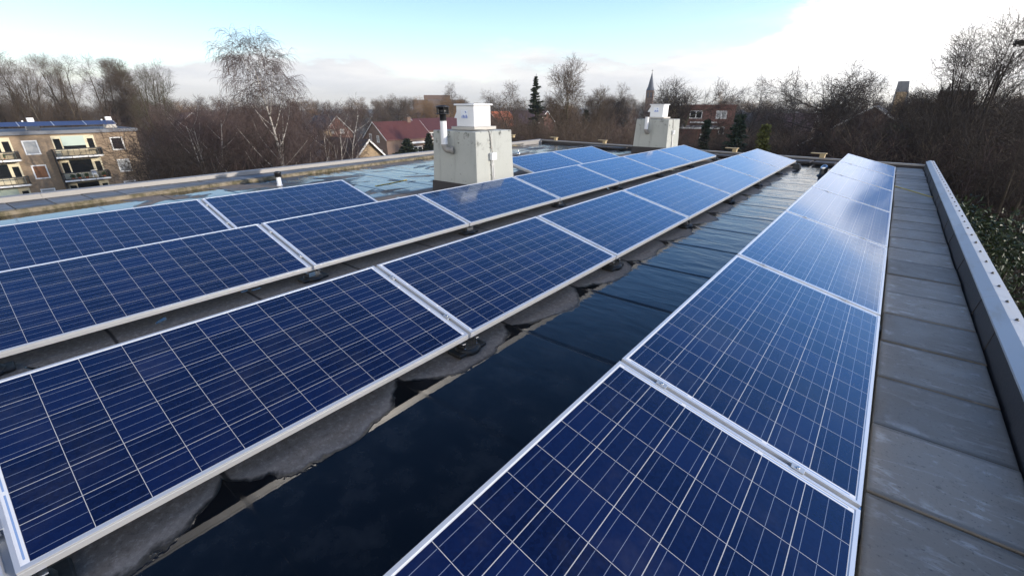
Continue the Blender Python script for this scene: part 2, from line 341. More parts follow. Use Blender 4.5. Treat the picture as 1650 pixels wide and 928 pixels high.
# solar laminate: 6 x 12 polycrystalline cells under glass, white gaps, three busbars a cell
PL, PW = 2.0, 0.992
def laminate():
    m, t, b = mat('solar_cell_laminate')
    co = t.new('ShaderNodeTexCoord').outputs['Object']; x, y, z = t.sep(co)
    u = t.m('SUBTRACT', y, 0.034); v = t.m('SUBTRACT', t.m('MULTIPLY', x, -1.0), 0.018)
    cu, cv = (PL - 0.068) / 12, (PW - 0.036) / 6
    fu = t.m('DIVIDE', u, cu); fv = t.m('DIVIDE', v, cv)
    iu, iv = t.m('FLOOR', fu), t.m('FLOOR', fv); ru, rv = t.m('FRACT', fu), t.m('FRACT', fv)
    du = t.m('MULTIPLY', t.m('SUBTRACT', 0.5, t.m('ABSOLUTE', t.m('SUBTRACT', ru, 0.5))), cu)   # metres from the cell edge
    dv = t.m('MULTIPLY', t.m('SUBTRACT', 0.5, t.m('ABSOLUTE', t.m('SUBTRACT', rv, 0.5))), cv)
    gap = t.m('MAXIMUM', t.m('LESS_THAN', du, 0.0010), t.m('LESS_THAN', dv, 0.0013))
    inside = t.m('MULTIPLY', t.m('MULTIPLY', t.m('GREATER_THAN', fu, 0.0), t.m('LESS_THAN', fu, 12.0)), t.m('MULTIPLY', t.m('GREATER_THAN', fv, 0.0), t.m('LESS_THAN', fv, 6.0)))
    b3 = t.m('ABSOLUTE', t.m('SUBTRACT', t.m('FRACT', t.m('MULTIPLY', rv, 3.0)), 0.5))
    bus = t.m('LESS_THAN', t.m('MULTIPLY', b3, cv / 3), 0.0008)
    busvis = t.m('MULTIPLY', bus, t.m('GREATER_THAN', du, 0.004))
    # string ribbons in the short margins
    inv = t.m('MULTIPLY', t.m('GREATER_THAN', fv, 0.12), t.m('LESS_THAN', fv, 5.88))
    def ribbon(c0): return t.m('LESS_THAN', t.m('ABSOLUTE', t.m('SUBTRACT', y, c0)), 0.0028)
    pair = t.m('GREATER_THAN', t.m('FRACT', t.m('MULTIPLY', fv, 0.5)), 0.06)
    rib = t.m('MULTIPLY', t.m('MULTIPLY', t.m('MAXIMUM', ribbon(0.024), ribbon(PL - 0.024)), inv), pair)
    oi = t.new('ShaderNodeObjectInfo').outputs['Random']
    wn = t.new('ShaderNodeTexWhiteNoise', noise_dimensions='3D'); t.put(wn.inputs['Vector'], t.com(iu, iv, t.m('MULTIPLY', oi, 91.0)))
    vor = t.new('ShaderNodeTexVoronoi'); t.put(vor.inputs['Vector'], t.com(x, y, oi)); vor.inputs['Scale'].default_value = 85.0
    grain = t.sep(vor.outputs['Color'])[0]
    cell = t.mix(wn.outputs['Value'], (0.0020, 0.0040, 0.023), (0.0046, 0.0092, 0.047))
    cell = t.mix(t.m('MULTIPLY', grain, 0.40), cell, (0.005, 0.013, 0.062))
    cell = t.mix(busvis, cell, (0.20, 0.23, 0.31))
    c = t.mix(gap, cell, (0.46, 0.45, 0.45))
    c = t.mix(inside, (0.70, 0.71, 0.73), c); c = t.mix(rib, c, (0.22, 0.33, 0.55))
    dirt = t.noise(co, 3.0, 5, 0.7)
    c = t.mix(t.m('MULTIPLY', t.ss(dirt, 0.45, 0.8), 0.05), c, (0.30, 0.29, 0.27))
    drops = t.ss(t.noise(co, 190, 2, 0.5), 0.66, 0.74)
    t.put(b.inputs['Base Color'], c); b.inputs['IOR'].default_value = 1.5; b.inputs['Specular IOR Level'].default_value = 0.5; t.put(b.inputs['Specular Tint'], (0.45, 0.70, 1.0)); b.inputs['Sheen Weight'].default_value = 0.62; b.inputs['Sheen Roughness'].default_value = 0.32; t.put(b.inputs['Sheen Tint'], (0.13, 0.42, 1.0))
    t.put(b.inputs['Roughness'], t.m('ADD', 0.055, t.m('MULTIPLY', dirt, 0.07)))
    t.put(b.inputs['Normal'], t.bump(t.m('ADD', drops, t.m('MULTIPLY', t.noise(co, 1.4, 2, 0.5), 1.2)), 0.10, 0.004))
    return m
M['laminate'] = laminate()

def slabmat(name, c1, c2, lime):
    m, t, b = mat(name)
    co = t.new('ShaderNodeTexCoord').outputs['Object']; oi = t.new('ShaderNodeObjectInfo').outputs['Random']
    x, y, z = t.sep(co); q = t.com(x, y, t.m('ADD', z, t.m('MULTIPLY', oi, 40.0)))
    n = t.noise(q, 3.0, 6, 0.65, 0.4); f = t.noise(q, 70, 3, 0.6)
    streak = t.noise(t.com(t.m('MULTIPLY', x, 2.5), t.m('MULTIPLY', y, 9.0), t.m('MULTIPLY', oi, 40.0)), 2.0, 6, 0.7, 1.0)
    c = t.mix(n, c1, c2)
    c = t.mix(t.m('MULTIPLY', t.m('MULTIPLY', t.ss(streak, 0.52, 0.70), t.ss(n, 0.35, 0.6)), 0.55), c, lime)
    # lime bloom near the slab's edges
    ex = t.m('MAXIMUM', t.m('ABSOLUTE', x), t.m('ABSOLUTE', y))
    rim = t.m('MULTIPLY', t.m('MULTIPLY', t.ss(ex, 0.16, 0.215), t.ss(ex, 0.245, 0.222)), t.ss(t.noise(q, 5.0, 4, 0.7), 0.52, 0.66))
    c = t.mix(t.m('MULTIPLY', rim, 0.5), c, lime)
    mot = t.noise(q, 16, 5, 0.75); c = t.mix(t.m('MULTIPLY', t.ss(mot, 0.42, 0.28), 0.55), c, (0.075, 0.066, 0.052)); c = t.mix(t.m('MULTIPLY', t.ss(mot, 0.58, 0.72), 0.35), c, lime)
    c = t.mix(t.m('MULTIPLY', t.ss(ex, 0.225, 0.246), 0.55), c, (0.07, 0.062, 0.05))
    k = t.m('ADD', 0.78, t.m('MULTIPLY', oi, 0.44)); c = t.mix(1.0, c, t.com(k, k, k), 'MULTIPLY')
    c = t.mix(t.m('MULTIPLY', t.ss(f, 0.60, 0.72), 0.55), c, (0.04, 0.038, 0.034))
    t.put(b.inputs['Base Color'], c); t.put(b.inputs['Roughness'], t.ss(n, 0.3, 0.7, 0.45, 0.75))
    t.put(b.inputs['Normal'], t.bump(f, 0.2, 0.004)); return m
M['slab'] = slabmat('concrete_paving_slab', (0.175, 0.150, 0.122), (0.275, 0.242, 0.205), (0.50, 0.49, 0.48))
M['slab_left'] = slabmat('grey_edge_slab', (0.10, 0.105, 0.115), (0.16, 0.165, 0.175), (0.24, 0.24, 0.22))
def moss():
    m, t, b = mat('mossy_concrete_edge')
    co = t.new('ShaderNodeNewGeometry').outputs['Position']
    n = t.noise(co, 7, 5, 0.7); c = t.mix(t.ss(n, 0.35, 0.62), (0.21, 0.175, 0.125), (0.075, 0.066, 0.034))
    c = t.mix(t.ss(t.noise(co, 2.1, 4, 0.6), 0.55, 0.7), c, (0.26, 0.22, 0.16))
    t.put(b.inputs['Base Color'], c); b.inputs['Roughness'].default_value = 0.9
    t.put(b.inputs['Normal'], t.bump(n, 0.6, 0.02)); return m
M['moss'] = moss()
def coping():
    m, t, b = mat('weathered_zinc_coping')
    co = t.new('ShaderNodeNewGeometry').outputs['Position']; x, y, z = t.sep(co)
    n = t.noise(co, 2.2, 6, 0.65, 0.5); s = t.noise(t.com(t.m('MULTIPLY', x, 9), t.m('MULTIPLY', y, 1.6), 0), 1.6, 5, 0.65)
    c = t.mix(n, (0.38, 0.40, 0.43), (0.54, 0.55, 0.56)); c = t.mix(t.m('MULTIPLY', t.ss(s, 0.52, 0.7), 0.5), c, (0.40, 0.36, 0.31))
    t.put(b.inputs['Base Color'], c); b.inputs['Metallic'].default_value = 0.25
    t.put(b.inputs['Roughness'], t.ss(n, 0.3, 0.7, 0.42, 0.62)); t.put(b.inputs['Normal'], t.bump(n, 0.25, 0.02)); return m
M['coping'] = coping()
M['trim_white'] = simple('weathered_white_trim', (0.27, 0.26, 0.25), 0.55, 0.1, 0.15, 3)

# ------------------------------------------------------------------ the ground
def groundmat():
    m, t, b = mat('winter_ground')
    co = t.new('ShaderNodeNewGeometry').outputs['Position']
    n = t.noise(co, 0.06, 6, 0.6); n2 = t.noise(co, 1.2, 5, 0.7)
    c = t.mix(n, (0.035, 0.038, 0.022), (0.075, 0.062, 0.045)); c = t.mix(t.m('MULTIPLY', n2, 0.6), c, (0.05, 0.042, 0.033))
    t.put(b.inputs['Base Color'], c); b.inputs['Roughness'].default_value = 0.95
    t.put(b.inputs['Normal'], t.bump(n2, 0.6, 0.1)); return m
g = MB(); g.add([(-1500, -1000, GZ), (1500, -1000, GZ), (1500, 1700, GZ), (-1500, 1700, GZ)], [(0, 1, 2, 3)])
tag(g.build('ground', groundmat()), kind='structure')
asph = simple('asphalt', (0.05, 0.05, 0.052), 0.85, 0, 0.2, 1.0)
g = MB(); g.add([(7.5, -30, GZ + .004), (10.5, -30, GZ + .004), (10.5, 60, GZ + .004), (7.5, 60, GZ + .004)], [(0, 1, 2, 3)])
tag(g.build('path', asph), kind='structure')
g = MB(); g.add([(-190, 150, GZ + .004), (-40, 128, GZ + .004), (-40, 134, GZ + .004), (-190, 156, GZ + .004)], [(0, 1, 2, 3)])
tag(g.build('road', asph), kind='structure')

# ------------------------------------------------------------------ the roof we stand on
RX0, RX1, RY0 = -11.05, 0.80, -6.0
def lin(y): return -9.72 - 0.112 * y           # inner (mossy) line of the left edge slabs
def lout(y): return -10.55 - 0.055 * y         # outer line of the left edge slabs
def yfar(x): return 14.9 - 0.11 * (x - 0.9)    # far roof edge
bld = empty('apartment_building', (-5, 5, GZ), 'flat bitumen roof with puddles, carrying the rows of solar panels', 'building')
def bpart(mb, name, mats, parent=bld):
    return mb.build(name, mats, parent, loc=(5, -5, -GZ) if parent is bld else None)
q = MB(); xs = [RX1, -11.9]
q.add([(RX1, RY0, 0), (RX1, yfar(RX1), 0), (lout(yfar(-11.4)), yfar(-11.4), 0), (lout(RY0), RY0, 0)], [(0, 1, 2, 3)])
bpart(q, 'roof_membrane', M['membrane'])
q = MB()
q.prism([(0.90, RY0), (0.90, yfar(0.9) + .02), (lout(yfar(-11.4)) - .12, yfar(-11.4) + .02), (lout(RY0) - .12, RY0)], 'z', GZ, -0.06)
bpart(q, 'wall', M['brick_tan'])
# right-hand parapet: dark bitumen upstand, then bent zinc coping with a row of screws
q = MB(); ye = yfar(0.8)
q.prism([(0.768, -0.04), (0.788, 0.186), (0.905, 0.186), (0.905, -0.04)], 'y', RY0, ye, 0)
for k in range(40):
    yy = RY0 + 0.2 + k * 1.04 + .22 * math.sin(k * 3.7); sk_ = .05 * math.sin(k * 7.3)
    if yy < ye - .6: q.hexa([(.7655, yy, 0), (.7655, yy + .52, 0), (.782, yy + .52, 0), (.782, yy, 0)], [(.785, yy + sk_, .186), (.785, yy + .5, .186), (.80, yy + .5, .186), (.80, yy + sk_, .186)])
up = bpart(q, 'parapet_upstand', None or M['bitumen_dark'])
q = MB(); rr = random.Random(4)
yy = RY0
while yy < ye:
    y2 = min(yy + 2.6, ye); dz = rr.uniform(-.002, .002)
    q.prism([(0.780, 0.176 + dz), (0.780, 0.190 + dz), (0.846, 0.226 + dz), (0.922, 0.218 + dz), (0.922, 0.10), (0.914, 0.10), (0.914, 0.190)], 'y', yy, y2 - 0.004)
    yy = y2
k = -4.0
while k < ye - 0.1:
    for dx_ in ((0.0,) if rr.random() > .08 else (0.0, 0.028)):
        c = (0.882 + rr.uniform(-.004, .004), k + dx_, 0.2205)
        q.lathe([(0.011, 0.0), (0.011, 0.006), (0.006, 0.009), (0.006, 0.014)], c, 8, 1)
    k += 0.36
bpart(q, 'parapet_coping', [M['coping'], M['black_plastic']])
# far parapet
q = MB()
xl = -11.7
q.hexa([(0.90, yfar(.9) - .16, -.04), (0.90, yfar(.9), -.04), (xl, yfar(xl), -.04), (xl, yfar(xl) - .16, -.04)],
       [(0.90, yfar(.9) - .16, .085), (0.90, yfar(.9), .085), (xl, yfar(xl), .085), (xl, yfar(xl) - .16, .085)])
bpart(q, 'kerb', M['bitumen_dark'])
q = MB()
q.hexa([(0.92, yfar(.9) - .10, .088), (0.92, yfar(.9) + .02, .088), (xl - .02, yfar(xl) + .02, .088), (xl - .02, yfar(xl) - .10, .088)],
       [(0.92, yfar(.9) - .10, .125), (0.92, yfar(.9) + .02, .125), (xl - .02, yfar(xl) + .02, .125), (xl - .02, yfar(xl) - .10, .125)])
bpart(q, 'edge_trim', M['trim_white'])
# left edge: mossy concrete kerb under the slabs and a pale metal trim outside
q = MB(); ys = np.linspace(RY0, yfar(-11.2) - .2, 40)
for a, b_ in zip(ys[:-1], ys[1:]):
    j = 0.012 * math.sin(a * 9.0)
    q.hexa([(lin(a) + j, a, -.02), (lin(b_) + j, b_, -.02), (lin(b_) - .07, b_, -.02), (lin(a) - .07, a, -.02)],
           [(lin(a) - .012 + j, a, .058), (lin(b_) - .012 + j, b_, .058), (lin(b_) - .07, b_, .060), (lin(a) - .07, a, .060)])
bpart(q, 'mossy_kerb', M['moss'])
q = MB()
for a, b_ in zip(ys[:-1:4], list(ys[4::4]) + [ys[-1]]):
    q.hexa([(lout(a), a, -.02), (lout(b_), b_, -.02), (lout(b_) - .10, b_, -.02), (lout(a) - .10, a, -.02)],
           [(lout(a), a, .15), (lout(b_) , b_ - .003, .15), (lout(b_) - .10, b_ - .003, .162), (lout(a) - .10, a, .162)])
bpart(q, 'edge_trim', M['trim_white'])

# ------------------------------------------------------------------ loose paving slabs
ordn = ['first', 'second', 'third', 'fourth', 'fifth', 'sixth', 'seventh', 'eighth', 'ninth', 'tenth', 'eleventh', 'twelfth', 'thirteenth', 'fourteenth', 'fifteenth', 'sixteenth',
        'seventeenth', 'eighteenth', 'nineteenth', 'twentieth'] + ['twenty-' + s for s in ('first', 'second', 'third', 'fourth', 'fifth', 'sixth', 'seventh', 'eighth', 'ninth')] + \
       ['thirtieth'] + ['thirty-' + s for s in ('first', 'second', 'third', 'fourth', 'fifth', 'sixth', 'seventh', 'eighth')]
sm = MB().box(-.2485, -.2585, -.024, .2485, .2585, .024, bev=.006).mesh('paving_slab', M['slab'])
rr = random.Random(11); PITCH = 0.527
i = 0; y0 = 1.385 + PITCH / 2 - 2 * PITCH
while True:
    yc = y0 + i * PITCH
    if yc + .27 > yfar(.5) - .15: break
    o = bpy.data.objects.new('paving_slab', sm); C.objects.link(o)
    o.location = (0.508 + rr.uniform(-.006, .006), yc, 0.030 + rr.uniform(-.003, .003)); o.rotation_euler = (rr.uniform(-.003, .003), rr.uniform(-.004, .004), rr.uniform(-.005, .005))
    tag(o, 'grey concrete paving slab, %s from the near end of the walkway beside the zinc coping' % ordn[i], 'paving slab', 'concrete slabs of the walkway beside the coping')
    i += 1
sm2 = MB().box(-.40, -.218, -.028, .40, .218, .028, bev=.006).mesh('edge_slab', M['slab_left'])
i = 0; yc = 0.15
while yc < 14.9:
    o = bpy.data.objects.new('edge_slab', sm2); C.objects.link(o)
    a, b_ = lin(yc) - .06, lout(yc)
    o.scale = ((a - b_ - .01) / .8, 1, 1); o.location = ((a + b_) / 2, yc, 0.045 + rr.uniform(-.003, .003)); o.rotation_euler = (rr.uniform(-.006, .006), 0.012, rr.uniform(-.01, .01) + .08)
    tag(o, 'blue-grey edge slab on the mossy kerb, %s from the near end' % ordn[i], 'paving slab', 'slabs along the mossy roof edge')
    i += 1; yc += 0.447
sm3 = MB().box(-.245, -.245, -.022, .245, .245, .022, bev=.005).mesh('ballast_slab', M['bitumen_dark'])
for i, x in enumerate((-8.6, -8.05, -7.5, -4.3, -3.75, -1.75, -1.2)):
    o = bpy.data.objects.new('ballast_slab', sm3); C.objects.link(o)
    o.location = (x, yfar(x) - .62, .06); o.rotation_euler = (0, 0, -.11 + rr.uniform(-.04, .04))
    tag(o, ['dark ballast slab by the far parapet, leftmost of those behind the first chimney', 'dark ballast slab by the far parapet, middle one of three behind the first chimney', 'dark ballast slab by the far parapet, closest to the second chimney',
            'dark ballast slab by the far parapet, right of the second chimney', 'dark ballast slab by the far parapet, second to the right of the second chimney',
            'dark flat slab by the far parapet, left of the steel vent cap', 'dark flat slab by the far parapet, right beside the steel vent cap'][i], 'slab', 'dark slabs along the far parapet')

# ------------------------------------------------------------------ solar panels
TILT, ZL, PP = 0.2498, 0.1319, 2.0242
FD = 0.042
def panel_meshes():
    f = MB(); lip, th = 0.013, 0.0022
    def bar(x0, y0, x1, y1, lipdir):
        f.box(x0, y0, -FD, x1, y1, 0.0)
    t_ = 0.0025
    # outer skins
    f.box(-t_, 0, -FD, 0, PL, 0, 0); f.box(-PW, 0, -FD, -PW + t_, PL, 0, 0)
    f.box(-PW + t_, 0, -FD, -t_, t_, 0, 0); f.box(-PW + t_, PL - t_, -FD, -t_, PL, 0, 0)
    # top lips, slightly proud of the glass
    f.box(-lip, t_, -th, -t_ , PL - t_, 0.0, 0); f.box(-PW + t_, t_, -th, -PW + lip, PL - t_, 0.0, 0)
    f.box(-PW + lip, t_, -th, -lip, lip, 0.0, 0); f.box(-PW + lip, PL - lip, -th, -lip, PL - t_, 0.0, 0)
    # bottom flanges and a shallow groove along the low face
    f.box(-.03, t_, -FD, -t_, PL - t_, -FD + .002, 0); f.box(-PW + t_, t_, -FD, -PW + .03, PL - t_, -FD + .002, 0)
    f.box(0, .001, -.0095, .0012, PL - .001, -.0005, 0); f.box(0, .001, -FD + .0005, .0012, PL - .001, -.012, 0)
    l = MB(); l.add([(-lip + .001, lip - .001, -.0024), (-lip + .001, PL - lip + .001, -.0024), (-PW + lip - .001, PL - lip + .001, -.0024), (-PW + lip - .001, lip - .001, -.0024)], [(0, 1, 2, 3)])
    bk = MB(); bk.add([(-.004, .004, -.0075), (-PW + .004, .004, -.0075), (-PW + .004, PL - .004, -.0075), (-.004, PL - .004, -.0075)], [(0, 1, 2, 3)])
    bk.box(-PW + .06, PL / 2 - .06, -.03, -PW + .16, PL / 2 + .06, -.0085, 1)
    c = MB(); c.box(-.024, -.0205, .0012, .024, .0085 , .0050, 0, bev=.0012); c.box(-.02, -.0145, -.028, .02, -.0025, .0012, 0)
    c.lathe([(.0062, .005), (.0062, .0095), (.004, .0105)], (0, -.006, 0), 10, 1)
    return f.mesh('frame', M['alu']), l.mesh('glass_laminate', M['laminate']), bk.mesh('backsheet', [M['window_white'], M['black_plastic']]), c.mesh('clamp', [M['alu_dull'], M['steel']])
FM, LM, BM, CM = panel_meshes()
def make_panel(start_clamp=True):
    r = empty('solar_panel', (0, 0, 0))
    for nm, me in (('frame', FM), ('glass_laminate', LM), ('backsheet', BM)):
        o = bpy.data.objects.new(nm, me); C.objects.link(o); o.parent = r
    for cx_ in (-.215, -.785):
        o = bpy.data.objects.new('clamp', CM); C.objects.link(o); o.parent = r; o.location = (cx_, -.0062, 0)
    return r
def make_foot():
    r = empty('mounting_foot', (0, 0, 0))
    p = MB(); p.lathe([(.085, 0), (.09, .012), (.082, .03), (.07, .038), (.06, .04)], (-.03, 0, .004), 18); p.box(-.09, -.12, .004, .03, .12, .028, bev=.008); p.build('rubber_pad', M['rubber'], r)
    k = MB(); k.box(-.09, -.055, .041, .012, .055, .045); k.box(-.09, -.055, .045, .008, -.051, .076); k.box(-.09, .051, .045, .008, .055, .076); k.box(-.09, -.070, .076, .010, -.049, .080); k.box(-.09, .049, .076, .010, .070, .080)
    k.build('bracket', M['steel'], r)
    k = MB(); s_, c_ = math.sin(TILT), math.cos(TILT)
    mtx = Matrix.Translation((0, 0, .0905)) @ Matrix.Rotation(TILT, 4, 'Y')
    k.box(-PW * .985, -.019, -.006, -.015, .019, .0, M=mtx); k.box(-PW * .985, -.019, .0, -.015, -.016, .012, M=mtx); k.box(-PW * .985, .016, .0, -.015, .019, .012, M=mtx)
    k.build('rail', M['alu_dull'], r)
    k = MB(); k.box(-.93, -.02, .03, -.90, .02, .30); k.box(-1.0, -.02, .030, -.83, .02, .034); k.build('rear_post', M['alu_dull'], r)
    p = MB(); p.lathe([(.13, 0), (.135, .012), (.12, .026), (.10, .03)], (-.915, 0, .003), 18); p.build('rubber_pad', M['rubber'], r)
    return r
ROWS = [  # x of the low edge, y0, first and last index, description of the row, feet
    (0.2307, -0.3270, 0, 6, 'row beside the walkway'),
    (-1.7839, -0.2629, -1, 6, 'second row, beyond the puddle'),
    (-3.7794, -0.2372, -2, 6, 'row before the chimneys'),
    (-5.7080, 1.8713, -3, 0, 'short row by the nearer chimney'),
    (-5.7080, 9.8201, -1, 0, 'short row between the chimneys')]
pp, fp = make_panel(), make_foot()
firstp = firstf = True
for (xl_, y0_, i0, i1, desc) in ROWS:
    n = i1 - i0 + 1
    for i in range(i0, i1 + 1):
        r = pp if firstp else copy_tree(pp); firstp = False
        r.location = (xl_, y0_ + PP * i + .012, ZL); r.rotation_euler = (0, TILT, 0)
        k = i - i0
        w_ = 'nearest' if k == 0 else 'farthest' if k == n - 1 else ordn[k] + ' from the near end'
        tag(r, 'solar panel, %s in the %s' % (w_, desc), 'solar panel', 'solar panels on the flat roof')
    for i in range(i0, i1 + 2):
        r = fp if firstf else copy_tree(fp); firstf = False
        r.location = (xl_, y0_ + PP * i, 0)
        k = i - i0
        w_ = 'nearest' if k == 0 else 'farthest' if k == n else ordn[k] + ' from the near end'
        tag(r, 'bracketed black foot, %s under the %s' % (w_, desc), 'mounting foot', 'mounting feet under the panel rows')

# ------------------------------------------------------------------ chimneys with fan boxes and flues
def chimney(x0, x1, y0, y1, h, label, seed):
    r = empty('chimney', ((x0 + x1) / 2, (y0 + y1) / 2, 0), label, 'chimney', 'grey rendered chimneys on the roof')
    hx, hy = (x1 - x0) / 2, (y1 - y0) / 2; tp = 0.035
    k = MB(); k.hexa([(-hx, -hy, .14), (hx, -hy, .14), (hx, hy, .14), (-hx, hy, .14)], [(-hx + tp, -hy + tp, h), (hx - tp, -hy + tp, h), (hx - tp, hy - tp, h), (-hx + tp, hy - tp, h)])
    bo = k.build('block', M['concrete'], r)
    bv = bo.modifiers.new('bevel', 'BEVEL'); bv.width = .012; bv.segments = 2
    k = MB(); e = .022
    k.hexa([(-hx - e, -hy - e, 0), (hx + e, -hy - e, 0), (hx + e, hy + e, 0), (-hx - e, hy + e, 0)], [(-hx - e + .01, -hy - e + .01, .205), (hx + e - .01, -hy - e + .01, .205), (hx + e - .01, hy + e - .01, .205), (-hx - e + .01, hy + e - .01, .205)])
    k.build('base_flashing', M['bitumen_dark'], r)
    def fx(z): return hx - tp * (z - .14) / (h - .14)
    cy = -hy + .40 * (2 * hy)
    k = MB()
    for dy_ in (-.017, .017): k.tube([(fx(.21) + .03, cy + dy_, .21), (fx(.6) + .018, cy + dy_, .60)], .011, 8)
    for z_ in (.35, .52): k.box(fx(z_) , cy - .04, z_, fx(z_) + .028, cy + .04, z_ + .012)
    k.build('conduit', M['alu_dull'], r)
    k = MB(); k.box(fx(.65) + .004, cy - .06, .60, fx(.65) + .07, cy + .07, .72, bev=.01); k.build('switch_box', M['white_plastic'], r)
    k = MB(); k.tube([(fx(.72) + .03, cy, .72), (fx(.85) + .016, cy - .01, .85), (fx(.97) + .014, cy - .015, .97), (fx(h) + .005, cy - .04, h + .012), (fx(h) - .08, cy - .12, h + .02), (fx(h) - .3, -hy + .14, h + .02), (-hx + .42, -hy + .12, h + .02)], .009, 8)
    for z_ in (.80, .92): k.box(fx(z_), cy - .035, z_, fx(z_) + .025, cy + .012, z_ + .012)
    k.build('cable', M['grey_plastic'], r)
    return r
def fan_box(cx, cy, z, sx, sy, sz, label):
    r = empty('fan_box', (cx, cy, z), label, 'roof fan', 'white fan boxes on the chimneys')
    k = MB(); k.box(-sx / 2 - .07, -sy / 2 - .07, .012, sx / 2 + .07, sy / 2 + .07, .062, bev=.005); k.build('base_plate', M['concrete_light'], r)
    k = MB(); k.box(-sx / 2, -sy / 2, .064, sx / 2, sy / 2, sz, bev=.006); k.box(-sx / 2 + .01, sy / 2, .09, sx / 2 - .01, sy / 2 + .002, sz - .03)
    for (a, b_) in ((.12, .2), (-.2, .42), (.2, .42)): k.lathe([(.007, 0), (.004, .004)], (0, 0, 0), 8, 1) if False else None
    k.build('housing', M['white_paint'], r)
    k = MB(); k.box(-sx / 2 - .03, -sy / 2 - .03, sz + .001, sx / 2 + .03, sy / 2 + .03, sz + .028, bev=.006); k.build('lid', M['white_paint'], r)
    k = MB(); k.prism([(-sx / 2 - .002, sz - .03), (-sx / 2 - .105, sz - .19), (-sx / 2 - .105, sz - .205), (-sx / 2 - .002, sz - .205)], 'y', -sy / 2 + .05, sy / 2 - .05); k.build('intake_hood', M['white_paint'], r)
    k = MB(); yy_ = -sy / 2 - .0025
    k.add([(-.10, yy_, sz - .21), (.07, yy_, sz - .21), (.07, yy_, sz - .07), (-.10, yy_, sz - .07)], [(0, 1, 2, 3)], 0)
    # blue mark: a low arch of strokes with a small bird-like tick above
    yb = yy_ - .002
    for a0, wd, hh in ((-.085, .012, .03), (-.06, .03, .045), (-.02, .022, .035), (.012, .03, .048), (.050, .010, .03)):
        k.add([(a0, yb, sz - .195), (a0 + wd, yb, sz - .195), (a0 + wd, yb, sz - .195 + hh), (a0 + wd * .3, yb, sz - .195 + hh)], [(0, 1, 2, 3)], 1)
    k.add([(-.085, yb, sz - .203), (.062, yb, sz - .203), (.062, yb, sz - .199), (-.085, yb, sz - .199)], [(0, 1, 2, 3)], 1)
    k.add([(.0, yb, sz - .10), (.03, yb, sz - .125), (.036, yb, sz - .115), (.012, yb, sz - .085)], [(0, 1, 2, 3)], 1)
    k.build('sticker', [M['sticker'], M['sticker_blue']], r)
    return r
def flue(x, y, z0, big, label):
    r = empty('flue_pipe', (x, y, z0), label, 'flue pipe', 'flue pipes on the chimney faces')
    e = MB(); R_ = .052 if big else .055
    pts = [(.13 if big else 0.02, .17 if big else .16, 0)]
    pts = [(.16, .06, -.01)] if big else [(.03, .13, .0)]
    n = 8; tx, ty = (.75, .66) if big else (.2, 1.0); L_ = math.hypot(tx, ty); tx, ty = tx / L_, ty / L_
    pts = [(tx * .13, ty * .13, 0)] + [(tx * (.075 - .075 * math.sin(a)), ty * (.075 - .075 * math.sin(a)), .075 - .075 * math.cos(a)) for a in [math.pi / 2 * j / n for j in range(n + 1)]] + [(0, 0, .10)]
    e.tube(pts, R_, 14); e.lathe([(R_ + .008, 0), (R_ + .008, .03)], (0, 0, .065), 16)
    e.tube([(tx * .10, ty * .10, 0), (tx * .15, ty * .15, 0)], R_ + .010, 16)
    e.build('elbow', M['grey_plastic'], r)
    k = MB(); hp = .47 if big else .46
    k.lathe([(R_ + .004, .098), (R_ + .004, hp)], (0, 0, 0), 18); k.build('pipe', M['white_plastic'], r)
    if big:
        k = MB(); k.lathe([(.055, 0), (.055, .10), (.11, .105), (.11, .118), (.068, .12), (.068, .21), (.115, .212), (.118, .225), (.04, .245)], (0, 0, hp), 20)
        for j in range(6):
            a = j * math.pi / 3; k.box(-.004, .066, .118, .004, .105, .215, M=Matrix.Translation((0, 0, hp)) @ Matrix.Rotation(a, 4, 'Z'))
        k.build('cap', M['black_plastic'], r)
    return r
chimney(-6.37, -5.27, 5.53, 6.53, 1.07, 'grey rendered chimney with dark flashing and a tall capped flue, the nearer one', 1)
chimney(-6.64, -5.50, 14.53, 15.56, 1.05, 'stained grey chimney at the far roof edge, the smaller looking one', 2)
fan_box(-5.785, 6.035, 1.07, .42, .42, .40, 'white fan box with sticker on the nearer chimney')
fan_box(-6.07, 15.04, 1.05, .43, .43, .42, 'white fan box with blue mark on the far stained chimney')
flue(-5.93, 5.53 - .085, .76, True, 'white flue with black rain cap on grey elbow of nearer chimney')
flue(-6.2, 14.53 - .085, .66, False, 'short uncapped white flue on the far stained chimney')

# ------------------------------------------------------------------ small things on the roof
r = empty('roof_vent', onz(451, 299, 0), 'small white vent pipe with black cap in the left puddle', 'roof vent')
k = MB(); k.lathe([(.060, 0), (.058, .012), (.044, .016), (.043, .17)], n=16); k.build('pipe', M['white_plastic'], r)
k = MB(); k.lathe([(.05, .165), (.062, .17), (.055, .23), (.068, .235), (.068, .262), (.03, .275)], n=16); k.build('cap', M['black_plastic'], r)
r = empty('roof_vent', (-8.9, 11.25, 0), 'small steel vent on a dark collar behind the nearer chimney', 'roof vent')
k = MB(); k.lathe([(.14, 0), (.13, .03), (.05, .05)], n=16); k.build('collar', M['rubber'], r)
k = MB(); k.lathe([(.04, .045), (.06, .07), (.03, .10), (.012, .13), (.01, .22)], n=12); k.build('cap', M['steel'], r)
r = empty('roof_vent', (-1.0, 12.2, 0), 'shiny domed steel vent cap on a black collar near the far parapet', 'roof vent')
k = MB(); k.lathe([(.12, 0), (.10, .02), (.075, .04), (.075, .14)], n=18); k.build('collar', M['black_plastic'], r)
k = MB(); k.lathe([(.075, .142), (.08, .16), (.07, .20), (.04, .235), (.01, .25)], n=18); k.build('dome', M['steel'], r)
